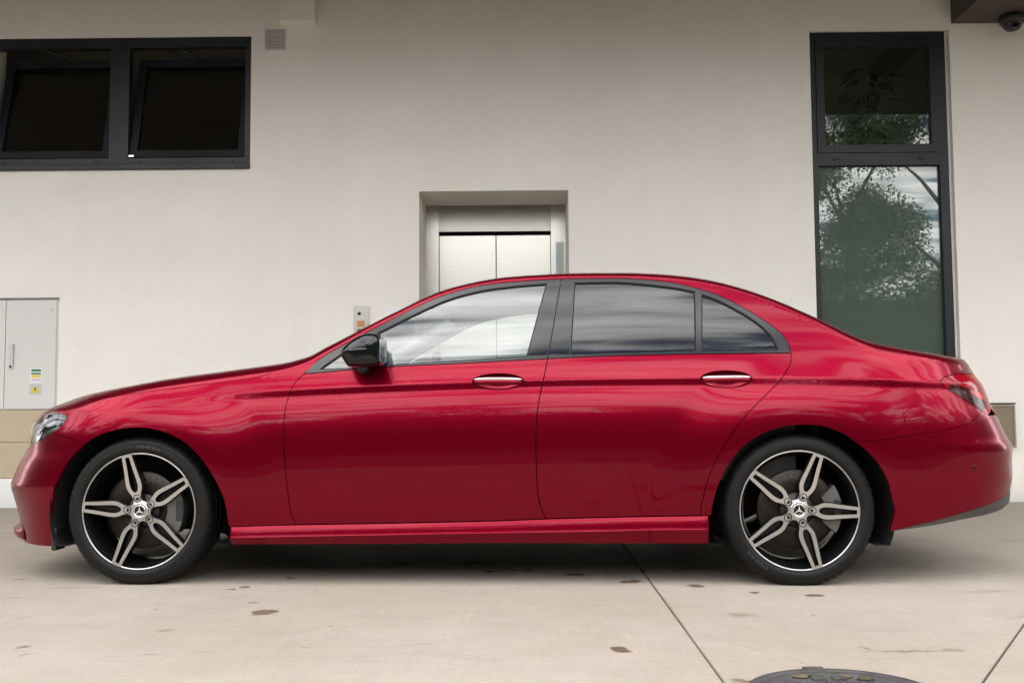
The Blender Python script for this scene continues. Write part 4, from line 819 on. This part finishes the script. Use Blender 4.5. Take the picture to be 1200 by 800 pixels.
# --- sill
f_st = ctab(CURVE['sillline']); f_sb = ctab(CURVE['sill_bot']); f_sc = ctab(CURVE['sill_crease'])
V = []; F = []; xs = np.concatenate([[.4215, .4235, .4275, .434], np.linspace(.45, 2.525, 70), [2.535, 2.541, 2.545]])
for i, x in enumerate(xs):
    zt, zc, zb = float(f_st(x))-.002, float(f_sc(x)), float(f_sb(x)); h0 = float(half_width(x, zt)); hc = h0 + .011; hb_ = h0 - .014
    e = .012*(1 if i in (0, len(xs)-1) else .4 if i in (1, len(xs)-2) else .12 if i in (2, len(xs)-3) else 0)
    prof = [(zt-.001, h0-.02), (zt, h0-.004), (zt-.0015, h0-.0005), (zt-.004, h0+.0008), (zt + (zc-zt)*.35, h0 + (hc-h0)*.42), (zt + (zc-zt)*.7, h0 + (hc-h0)*.80), (zc+.004, hc-.001), (zc+.0015, hc), (zc-.0015, hc-.0008), (zc-.005, hc-.003),
            (zb + (zc-zb)*.5, (hc+hb_)/2-.001), (zb+.008, hb_+.003), (zb+.002, hb_), (zb, hb_-.006), (zb+.002, hb_-.06)]
    if i == 0: npf = len(prof)
    for (z, h) in prof: V.append((x, -(h - e), z))
for i in range(len(xs)-1):
    for k in range(npf-1): F.append((i*npf+k, i*npf+k+1, (i+1)*npf+k+1, (i+1)*npf+k))
F.append(tuple(range(npf))[::-1]); F.append(tuple((len(xs)-1)*npf+k for k in range(npf)))
o = mesh_obj('sill', V, F, M['paint'], CAR, True)
me = o.data; me.set_sharp_from_angle(angle=math.radians(35))
tw = o.copy(); COL.objects.link(tw); tw.scale = (1, -1, 1)
# --- front splitter blade
V = []; F = []; AA = np.linspace(A_MIN-.0026, -.80, 60)
for i, a in enumerate(AA):
    f_ = min(1, (len(AA)-1-i)/14); pr = .004 + .028*f_**.7
    for (dz, k) in ((.215 + .03*(1-f_), 0), (.232 - .012*(1-f_), .55), (.222 - .02*(1-f_), 1), (.196 - .015*(1-f_), 1.04), (.176, .7), (.168, 0)):
        P, N = body_pts([(a, max(dz, .17))], 0); p = P[0] + N[0]*np.array([1, 1, 0])*(pr*k); V.append((p[0], p[1], dz))
for i in range(len(AA)-1):
    for k in range(5): F.append((i*6+k, i*6+k+1, (i+1)*6+k+1, (i+1)*6+k))
o = mesh_obj('front_splitter', V, F, M['paint'], CAR, True); tw = o.copy(); COL.objects.link(tw); tw.scale = (1, -1, 1)
# --- dark inner shell, floor, wheel housings
V = []; F = []; xs = np.linspace(-.62, 3.85, 150); zs = np.linspace(.20, 1.0, 40)
for x in xs:
    for z in zs:
        z = max(z, .40 if x > 3.25 else .26 if x < -.40 else .2)
        zz = min(z, float(f_top(x))-.07, .93 if .75 < x < 2.95 else 9); V.append((x, -max(float(half_width(x, zz))-.034, 0), zz))
for i in range(len(xs)-1):
    for k in range(len(zs)-1):
        cx, cz = xs[i]+.015, zs[k]+.01
        if any(math.hypot(cx-w_[0], cz-w_[1]) < .445 and cz < .72 for w_ in WHEELS) or any(abs(cx-w_[0]) < .445 and cz < w_[1] for w_ in WHEELS): continue
        F.append((i*40+k, (i+1)*40+k, (i+1)*40+k+1, i*40+k+1))
o = mesh_obj('inner_shell', V, F, M['black_matte'], CAR, True); tw = o.copy(); COL.objects.link(tw); tw.scale = (1, -1, 1)
boxes('floor_pan', [((.46, -.86, .185), (2.50, .86, .30)), ((-.60, -.50, .20), (.46, .50, .40)), ((2.50, -.50, .30), (3.55, .50, .44)), ((-.62, -.70, .20), (-.50, .70, .30))], M['black_matte'], CAR)
box('bulkhead', (.50, -.80, .3), (.56, .80, .88), M['black_matte'], CAR); box('rear_bulkhead', (3.02, -.78, .4), (3.06, .78, .95), M['black_matte'], CAR)
for (wx, wz, ra) in WHEELS:
    for sg in (-1, 1):
        V = []; F = []; K = 48; R0 = .412
        for i in range(K+1):
            t = math.radians(-38) + i*(math.radians(256))/K
            rr = R0 if wx < 1 or True else R0
            ys = (.875, .60, .52)
            for k, y in enumerate(ys): V.append((wx + rr*(1.02 if k == 0 else 1)*math.cos(t), sg*y, max(wz + rr*math.sin(t), .17)))
            V.append((wx, sg*.515, wz))
        for i in range(K):
            for k in range(2): F.append((i*4+k, (i+1)*4+k, (i+1)*4+k+1, i*4+k+1))
            F.append((i*4+2, (i+1)*4+2, (i+1)*4+3))
        mesh_obj('wheel_housing', V, F, M['black_plastic'], CAR, True)
for sg in (-1, 1):
    box('air_deflector', (-.425, sg*.80-.045, .145), (-.400, sg*.80+.045, .25), M['black_plastic'], CAR, .006)
# --- door mirrors
def mirror(sg):
    mo = empty('door_mirror', (0, 0, 0), 0, CAR); mo.scale = (1, sg, 1)
    q = np.array(CURVE['mirror']); lp = join(spline(list(map(tuple, q)) + [tuple(q[0])], .006)); lp = np.array(lp); c = np.array([1.045, 1.035]); V = []; F = []; n = len(lp)
    secs = [(.845, .78, 0), (.86, .90, 0), (.885, .97, 0), (.93, 1.0, 0), (.99, .995, 0), (1.02, .97, .003), (1.042, .90, .008), (1.056, .76, .016), (1.064, .55, .024), (1.067, .25, .03), (1.0675, .02, .034)]
    for (h, s, sh) in secs:
        for p in lp: V.append((c[0] + (p[0]-c[0])*s + sh*.6, -h, c[1] + (p[1]-c[1])*s))
    mi = []
    for i in range(len(secs)-1):
        for k in range(n):
            F.append((i*n+k, i*n+(k+1) % n, (i+1)*n+(k+1) % n, (i+1)*n+k)); mi.append(0)
    F.append(tuple(range(n))); mi.append(0)
    o = mesh_obj('mirror_cap', V, F, M['black_gloss'], mo, True)
    pts = [(.950, -1.045, 1.030), (1.0, -1.062, 1.0345), (1.05, -1.068, 1.038), (1.095, -1.056, 1.041)]
    tube('turn_signal', pts, [.002, .0035, .004, .003], M['lamp_white'] if 0 else mat('signal_lens', (.06, .055, .055), .1), mo, 8)
    V = [(1.112, -h, z) for h, z in ((.86, .985), (1.045, .985), (1.05, 1.08), (.86, 1.095))]; 
    mesh_obj('mirror_glass', [(v[0]+.006, v[1], v[2]) for v in V], [(0, 1, 2, 3)], M['chrome'], mo)
    tube('mirror_arm', [(1.00, -.83, .955), (1.01, -.87, .965), (1.02, -.92, .985)], [.035, .030, .03], M['black_plastic'], mo, 12)
    return mo
mirror(1); mirror(-1)
# dark bar standing in for a reflection in the front side window
for sg in (-1, 1):
    tube('reflection_bar', [(1.135, sg*.815, .965), (1.10, sg*.803, 1.005), (1.06, sg*.79, 1.05)], .014, M['black_plastic'], CAR, 8)
# --- cabin
def seat(x, y, w_, name, back_h=.62):
    s = empty(name, (x, y, .32), 0, CAR)
    box('cushion', (-.28, -w_/2, 0), (.26, w_/2, .17), M['leather'], s, .05, 3)
    b = box('backrest', (-.06, -w_/2+.01, 0), (.08, w_/2-.01, back_h), M['leather'], s, .05, 3); b.location = (.24, 0, .10); b.rotation_euler = (0, math.radians(20), 0)
    if w_ < .8:
        h_ = box('headrest', (-.045, -.13, 0), (.045, .13, .17), M['leather'], s, .04, 3); h_.location = (.48, 0, .10+back_h*.97); h_.rotation_euler = (0, math.radians(8), 0)
for sg in (-1, 1): seat(1.52, sg*.37, .52, 'front_seat', .56)
seat(2.52, 0, 1.25, 'rear_bench', .60)
V = [(.70, -.74, .70), (.70, .74, .70), (.70, .74, .955), (.70, -.74, .955), (.95, -.74, .965), (.95, .74, .965), (1.16, .74, .90), (1.16, -.74, .90), (1.18, -.74, .62), (1.18, .74, .62)]
mesh_obj('dashboard', V, [(0, 1, 2, 3), (3, 2, 5, 4), (4, 5, 6, 7), (7, 6, 9, 8)], M['leather'], CAR)
lathe('steering_wheel', [(.175+.014*math.cos(t), .014*math.sin(t)) for t in np.linspace(0, 2*math.pi, 12, endpoint=False)], M['leather'], CAR, 40, 'Z', close=True).matrix_local = Matrix.Translation((1.22, -.37, .89)) @ Matrix.Rotation(math.radians(-66), 4, 'Y')
xs = np.linspace(1.28, 2.95, 40)
hlm = sheet('headliner', xs, lambda x: .008, M['headliner'], CAR, -.03, inset=.04)
for sg in (-1, 1):
    V = []; F = []; xs = np.linspace(.80, 2.95, 60)
    for x in xs: V += [(x, sg*(float(half_width(x, .93))-.05), .93), (x, sg*(float(half_width(x, .93))-.075), .92), (x, sg*(float(half_width(x, .93))-.09), .45)]
    for i in range(59):
        for k in range(2): F.append((i*3+k, (i+1)*3+k, (i+1)*3+k+1, i*3+k+1))
    mesh_obj('door_lining', V, F, M['leather'], CAR, True)

# ------------------------------------------------------------------ wheels
def star(r_):                                           # three-pointed star outline
    out = []
    for k in range(3):
        a = math.pi/2 + k*2*math.pi/3; out.append((r_*math.cos(a), r_*math.sin(a))); out.append((r_*.20*math.cos(a+math.pi/3), r_*.20*math.sin(a+math.pi/3)))
    return out
SPK = [(.040, .0215), (.050, .0195), (.060, .0185), (.070, .0200), (.080, .0235), (.090, .0285), (.100, .0325), (.112, .0350), (.125, .0353), (.145, .0338), (.18, .0295), (.22, .0256), (.2596, .0222)]
PCK = [(.0855, .001), (.0865, .0045), (.090, .0090), (.097, .0128), (.107, .0160), (.120, .0174), (.136, .0172), (.16, .0152), (.20, .0118), (.246, .0090), (.2475, .0082)]
def wheel(name, x, z, ro, wd, phase, side, R_t):
    w_ = empty(name, (x, -.893*side, z), 0 if side > 0 else math.pi, CAR)
    # tyre with grooved tread
    b = .0; tread = []
    ys = [.018, .030, .045, .046, .058, .059, .090, .091, .103, .104]
    full = [(.2590, .010), (.2620, .001), (.2680, -.0065), (.2800, -.0105), (.2950, -.0095), (.3000, -.0072), (.3020, -.0080), (.3120, -.0035), (.3200, .0030), (.3265, .0115), (.3305, .0210), (.3325, .0320), (.3335, .0450), (.3338, .0600), (.3260, .0610), (.3260, .0700), (.3342, .0710), (.3345, .1080), (.3265, .1090), (.3265, .1190), (.3345, .1200)]
    s = wd - .0; half = [(r*R_t/.3345 if r > .30 else r, y) for r, y in full]
    prof = half + [(r, wd - y) for r, y in half[::-1] if y < .119]
    seg_ = 240; n = len(prof); V = []; F = []; mt = []
    for i in range(seg_):
        t = 2*math.pi*i/seg_; c, s_ = math.cos(t), math.sin(t); dip = (i % 4 == 0)
        for k, (r, y) in enumerate(prof):
            rr = r
            if dip and (9 <= k <= 12 or n-13 <= k <= n-10): rr -= .0045
            zz = rr*s_; yy = y
            if z + zz < .004:                                       # flattened and bulging on the ground
                q = .004 - (z + zz); zz += q
                if k < 9: yy -= q*.5
            V.append((rr*c, yy, zz))
    for i in range(seg_):
        j = (i+1) % seg_
        for k in range(n-1): F.append((i*n+k, j*n+k, j*n+k+1, i*n+k+1))
    ty = mesh_obj('tyre', V, F, M['rubber'], w_, True); ty.data.set_sharp_from_angle(angle=math.radians(50))
    lathe('rim_barrel', [(.2535, .0045), (.2520, .010), (.2470, .016), (.2400, .030), (.2340, .060), (.2290, .110), (.2290, .17), (.245, wd-.012)], M['rim_black'], w_, 120)
    lathe('rim_lip', [(.2545, .0060), (.2546, .0022), (.2555, .0006), (.2595, .0000), (.2612, .0012), (.2618, .006)], M['machined'], w_, 160)
    dish = lambda r: .0155*(1 - (r-.05)/.20) - .0015
    out = [(r, h) for r, h in SPK]; lp = [(r, -h) for r, h in out] + [(r, h) for r, h in out[::-1]]
    pk = [(r, -h) for r, h in PCK] + [(r, h) for r, h in PCK[::-1]]
    lp = join(*[spline(lp[:len(out)], .006), spline(lp[len(out):], .006)]); pk = join(spline(pk[:len(PCK)], .005), spline(pk[len(PCK):], .005))
    src = SPOKE.get('m')
    for k in range(5):
        a = phase + k*2*math.pi/5
        if not SPOKE:
            o = plate('spoke', lp, [pk], .034, M['machined'], w_, lambda u, v, d: (u, d, v), M['rim_black'], dome=lambda u, v: dish(u))
            f = plate('pocket', offset_poly(pk, -.001), [], .006, M['rim_black'], None, lambda u, v, d: (u, d + .034, v))
            s2 = plate('shoulder', offset_poly(lp, -.0035), [pk], .03, M['rim_black'], None, lambda u, v, d: (u, d, v), dome=lambda u, v: dish(u) + .007)
            bm = bmesh.new(); bm.from_mesh(o.data); 
            for ex in (f, s2):
                k0 = len(bm.faces); bm.from_mesh(ex.data); bm.faces.ensure_lookup_table()
                if ex is s2:
                    pass
                for fc in bm.faces[k0:]: fc.material_index = 1
            # open the shoulder where the pocket lies
            bm.to_mesh(o.data); bm.free()
            for ex in (f, s2): bpy.data.objects.remove(ex)
            SPOKE['m'] = o.data
        else: o = link('spoke', SPOKE['m'], None, w_)
        o.rotation_euler = (0, -a, 0)
        # bolt in its dark hole
        ba = phase + k*2*math.pi/5; br_ = .0585
        if 'b' not in SPOKE:
            q = lathe('lug_bolt', [(0, .0010), (.0085, .0010), (.0095, .003), (.0098, .006), (.0125, .0065), (.0150, -.0018), (.0172, -.0022), (.0182, .0015)], [M['rim_black'], M['black_matte']], w_, 24, mats=[0, 0, 0, 1, 1, 1, 1]); SPOKE['b'] = q.data
        else: q = link('lug_bolt', SPOKE['b'], None, w_)
        q.location = (br_*math.cos(ba), dish(br_)-.0012, br_*math.sin(ba))
    lathe('hub', [(.0480, .05), (.0475, .0175), (.0455, .0145), (.0405, .0140), (.0400, .017)], M['machined'], w_, 64)
    hc = lathe('hub_cap', [(0, .0105), (.0255, .0105), (.0265, .0090), (.0285, .0080), (.0370, .0085), (.0395, .0105), (.0402, .016)], [M['black_gloss'], M['machined']], w_, 64, mats=[0, 0, 1, 1, 1, 1])
    plate('star_emblem', star(.0235), [], .004, M['chrome'], w_, lambda u, v, d: (u, d + .0068, v))
    lathe('emblem_ring', [(.0232, .0108), (.0235, .0080), (.0258, .0080), (.0262, .0108)], M['chrome'], w_, 64)
    bd = lathe('brake_disc', [(.075, .060), (.085, .055), (.172, .055), (.174, .058), (.174, .082), (.172, .085), (.08, .085)], M['disc'], w_, 80)
    holes = []
    for i in range(30):
        a = i*2*math.pi/30
        for q in range(3):
            r_ = .105 + q*.024; aa = a + q*.07; holes.append((r_*math.cos(aa), r_*math.sin(aa)))
    V = []; F = []
    for hx, hy in holes:
        s0 = len(V); V += [(hx + .004*math.cos(t), .0545, hy + .004*math.sin(t)) for t in np.linspace(0, 2*math.pi, 8, endpoint=False)]; F.append(tuple(range(s0, s0+8)))
    mesh_obj('disc_holes', V, F, M['black_matte'], w_)
    lathe('hub_carrier', [(.0, .052), (.070, .052), (.078, .075), (.078, .16)], M['black_plastic'], w_, 40)
    # caliper straddling the disc at the rear edge
    rr0, rr1 = .118, .192; a0, a1 = (math.radians(-32), math.radians(34)); lpc = [(rr1*math.cos(t), rr1*math.sin(t)) for t in np.linspace(a0, a1, 14)] + [(rr0*math.cos(t), rr0*math.sin(t)) for t in np.linspace(a1*.8, a0*.8, 10)]
    plate('brake_caliper', lpc if side > 0 else [(-p[0], p[1]) for p in lpc], [], .07, M['caliper'], w_, lambda u, v, d: (u, d + .036, v))
    box('caliper_bridge', (.16 if side > 0 else -.19, .030, -.045), (.19 if side > 0 else -.16, .036, .045), M['black_plastic'], w_, .004)
    # size marking moulded into the sidewall
    cu = bpy.data.curves.new('size_text', 'FONT'); cu.body = '245/40 R19' if x < 1 else '275/35 R19'; cu.size = .024; cu.extrude = 0
    to = bpy.data.objects.new('size_text', cu); COL.objects.link(to); dg = bpy.context.evaluated_depsgraph_get(); me = bpy.data.meshes.new_from_object(to.evaluated_get(dg)); bpy.data.objects.remove(to)
    xs_ = [v.co.x for v in me.vertices]; wd_ = max(xs_)
    for v in me.vertices:
        ang = math.radians(92) - v.co.x/.285*.95 if x < 1 else math.radians(240) - v.co.x/.285; r_ = .2825 + v.co.y*.75
        v.co = Vector((r_*math.cos(ang), -.0108 + (.0010 if r_ > .290 else 0) , r_*math.sin(ang)))
    me.materials.clear()
    link('sidewall_lettering', me, M['letter'], w_)
    return w_
SPOKE = {}
wheel('wheel', 0.0, .327, .26, .236, math.radians(31.5), 1, .3345)
wheel('wheel', 2.939, .325, .26, .262, math.radians(70), 1, .3335)
wheel('wheel', 0.0, .327, .26, .236, math.radians(10), -1, .3345)
wheel('wheel', 2.939, .325, .26, .262, math.radians(50), -1, .3335)

# ------------------------------------------------------------------ greenery across the yard (behind the camera, mirrored in glass and paint)
def _leaf(name, c0, c1):
    mt = bpy.data.materials.new(name); mt.use_nodes = True; nt = mt.node_tree; nt.nodes.clear(); N = nt.nodes.new; L = nt.links.new
    out = N('ShaderNodeOutputMaterial'); d = N('ShaderNodeBsdfPrincipled'); tr = N('ShaderNodeBsdfTranslucent'); mx = N('ShaderNodeMixShader'); mx.inputs[0].default_value = .25
    tc = N('ShaderNodeTexCoord'); n = N('ShaderNodeTexNoise'); n.inputs['Scale'].default_value = 1.8; n.inputs['Detail'].default_value = 8; L(tc.outputs['Object'], n.inputs['Vector'])
    cm = N('ShaderNodeMix'); cm.data_type = 'RGBA'; mr = N('ShaderNodeMapRange'); L(n.outputs['Fac'], mr.inputs[0]); mr.inputs[1].default_value = .3; mr.inputs[2].default_value = .7; L(mr.outputs[0], cm.inputs[0]); cm.inputs[6].default_value = (*c0, 1); cm.inputs[7].default_value = (*c1, 1)
    L(cm.outputs[2], d.inputs['Base Color']); L(cm.outputs[2], tr.inputs['Color']); d.inputs['Roughness'].default_value = .5; L(d.outputs[0], mx.inputs[1]); L(tr.outputs[0], mx.inputs[2]); L(mx.outputs[0], out.inputs[0])
    return mt
LEAF = [_leaf('leaf_dark', (.030, .050, .018), (.060, .090, .030)), _leaf('leaf_mid', (.045, .070, .022), (.085, .120, .040)), _leaf('leaf_stand_in', (.012, .022, .010), (.03, .045, .02))]
def leaves(name, centres, radii, count, size, m_, parent, seed):
    g = np.random.default_rng(seed); n = count
    k = g.integers(0, len(centres), n); C = np.array(centres)[k]; R = np.array(radii)[k][:, None]
    d = g.normal(size=(n, 3)); d /= np.linalg.norm(d, axis=1)[:, None]; p = C + d*R*(g.random(n)**.45)[:, None]*np.array([1, 1, .8])
    u = g.normal(size=(n, 3)); u[:, 2] -= .4; u /= np.linalg.norm(u, axis=1)[:, None]; w = np.cross(u, g.normal(size=(n, 3))); w /= np.linalg.norm(w, axis=1)[:, None]
    s = size*(.6 + .8*g.random(n))[:, None]
    V = np.stack([p - u*s, p + w*s*.42 - u*s*.1, p + u*s, p - w*s*.42 - u*s*.1], 1).reshape(-1, 3)
    F = np.arange(4*n).reshape(-1, 4)
    me = bpy.data.meshes.new(name); me.vertices.add(4*n); me.vertices.foreach_set('co', V.astype(np.float32).ravel()); me.loops.add(4*n); me.loops.foreach_set('vertex_index', F.ravel().astype(np.int32)); me.polygons.add(n); me.polygons.foreach_set('loop_start', np.arange(0, 4*n, 4, dtype=np.int32)); me.update(calc_edges=True)
    return link(name, me, m_, parent)
def tree(x, y, h, cr, lm, label, seed, dens=1.0, size=.062):
    g = random.Random(seed); t = empty('tree', (x, y, -.045)); tag(t, label, 'tree', 'trees across the yard')
    V = []; pts = [(0, 0, 0), (.05, .02, h*.2), (-.04, .05, h*.42), (.03, 0, h*.7)]
    tube('trunk', pts, [.19, .15, .12, .05], M['bark'], t, 10)
    cs = []; rs = []
    for k in range(9):
        a = k*2.4 + g.uniform(-.3, .3); z = h*(.30 + .62*k/8); rr = cr*(.75 - .35*abs(k/8-.45))*g.uniform(.7, 1.1)
        p = (rr*math.cos(a), rr*math.sin(a), z); tube('limb', [(0, 0, z*.72), (p[0]*.5, p[1]*.5, z*.88), p], [.07, .045, .02], M['bark'], t, 6)
        for q in range(4): cs.append((p[0]+g.uniform(-.7, .7), p[1]+g.uniform(-.7, .7), p[2]+g.uniform(-.5, .6))); rs.append(g.uniform(.45, .95)*cr/2.4)
    leaves('crown', cs, rs, int(24000*dens), size, lm, t, seed)
TR = [(-22, -20, 8.2, 2.8), (-15.5, -18.5, 7.4, 2.6), (-9.5, -20.5, 8.6, 2.9), (-3.6, -18.5, 7.2, 2.5), (2.2, -20, 8.0, 2.7), (7.2, -16.6, 8.3, 2.7), (11.4, -17.6, 9.4, 3.0), (16.6, -18, 7.6, 2.7), (23, -20, 8.4, 2.9), (-15, -10.5, 7.6, 2.7), (15.5, -10.5, 7.8, 2.7), (-14.5, -4.5, 7.0, 2.6), (15, -4, 7.2, 2.6), (-10.8, -14.8, 7.4, 2.6), (-18.5, -13.5, 8.2, 2.8), (9.6, -20.5, 11.5, 3.2)]  # side and left-corner trees are unseen additions that block sky and darken reflections
TL = ['tall leafy tree farthest left in the row across the yard', 'leafy tree second from the left end of the row', 'broad leafy tree third from the left end of the row', 'short leafy tree left of the yard centre', 'leafy tree standing near the yard centre', 'low open crowned tree mirrored in the tall window', 'tall full tree mirrored at the right of the window', 'leafy tree second from the right end of the row', 'tall leafy tree farthest right in the row', 'leafy tree added on the left side of the yard to block sky light', 'leafy tree added on the right side of the yard to block sky light', 'leafy tree added by the left end of the building to darken reflections', 'leafy tree added by the right end of the building to darken reflections', 'leafy tree added in the left corner to darken paint reflections', 'tall leafy tree added beyond the left hedge to darken paint reflections', 'tallest tree, behind the two mirrored in the window']
for i, (x, y, h, c) in enumerate(TR): tree(x, y, h*(1 if i in (5, 6) else .84), c, LEAF[i % 2], TL[i], 11+i, 1.9 if i in (5, 6) else 1.0, .042 if i in (5, 6) else .062)
hd = empty('hedge', (0, -13.4, -.045)); tag(hd, 'long clipped green hedge along the far side of the yard', 'hedge')
hc = [(x, random.uniform(-.25, .25), z) for x in np.arange(-26, 26.1, .55) for z in (.35, .95, 1.55, 2.15, 2.75, 3.2)]
leaves('foliage', hc, [random.uniform(.45, .62) for _ in hc], 90000, .065, LEAF[1], hd, 5)
box('hedge_core', (-26, -.3, 0), (26, .3, 3.1), mat('hedge_core', (.02, .03, .012), .95), hd)
for sx, lab in ((-11.4, 'unseen green hedge added on the left to darken reflections'), (11.6, 'unseen green hedge added on the right to darken reflections')):  # both side hedges are added out of view to darken the bumper reflections
    sd = empty('hedge', (sx, -6.4, -.045)); tag(sd, lab, 'hedge')
    hc2 = [(random.uniform(-.25, .25), y, z) for y in np.arange(-6.4, 6.0, .55) for z in (.35, .95, 1.55, 2.15, 2.75, 3.2)]
    leaves('foliage', hc2, [random.uniform(.45, .62) for _ in hc2], 24000, .065, LEAF[1], sd, 6)
    box('hedge_core', (-.3, -6.6, 0), (.3, 6.2, 3.1), bpy.data.materials['hedge_core'], sd)
# made-up plant behind the tall window, standing in for mirrored leaves
pl = empty('leaf_reflection_plant', (3.02, WY+.52, .03)); tag(pl, 'made-up dark leafy plant behind the upper right pane imitating mirrored leaves', 'plant')
lathe('pot', [(0, 0), (.13, 0), (.16, .28), (.145, .28), (.14, .24), (0, .24)], M['tan_box'], pl, 28, 'Z')
tube('stem', [(0, 0, .2), (.02, 0, 1.5), (-.01, .01, 2.8), (.01, 0, 3.72)], [.018, .015, .012, .006], M['bark'], pl, 8)
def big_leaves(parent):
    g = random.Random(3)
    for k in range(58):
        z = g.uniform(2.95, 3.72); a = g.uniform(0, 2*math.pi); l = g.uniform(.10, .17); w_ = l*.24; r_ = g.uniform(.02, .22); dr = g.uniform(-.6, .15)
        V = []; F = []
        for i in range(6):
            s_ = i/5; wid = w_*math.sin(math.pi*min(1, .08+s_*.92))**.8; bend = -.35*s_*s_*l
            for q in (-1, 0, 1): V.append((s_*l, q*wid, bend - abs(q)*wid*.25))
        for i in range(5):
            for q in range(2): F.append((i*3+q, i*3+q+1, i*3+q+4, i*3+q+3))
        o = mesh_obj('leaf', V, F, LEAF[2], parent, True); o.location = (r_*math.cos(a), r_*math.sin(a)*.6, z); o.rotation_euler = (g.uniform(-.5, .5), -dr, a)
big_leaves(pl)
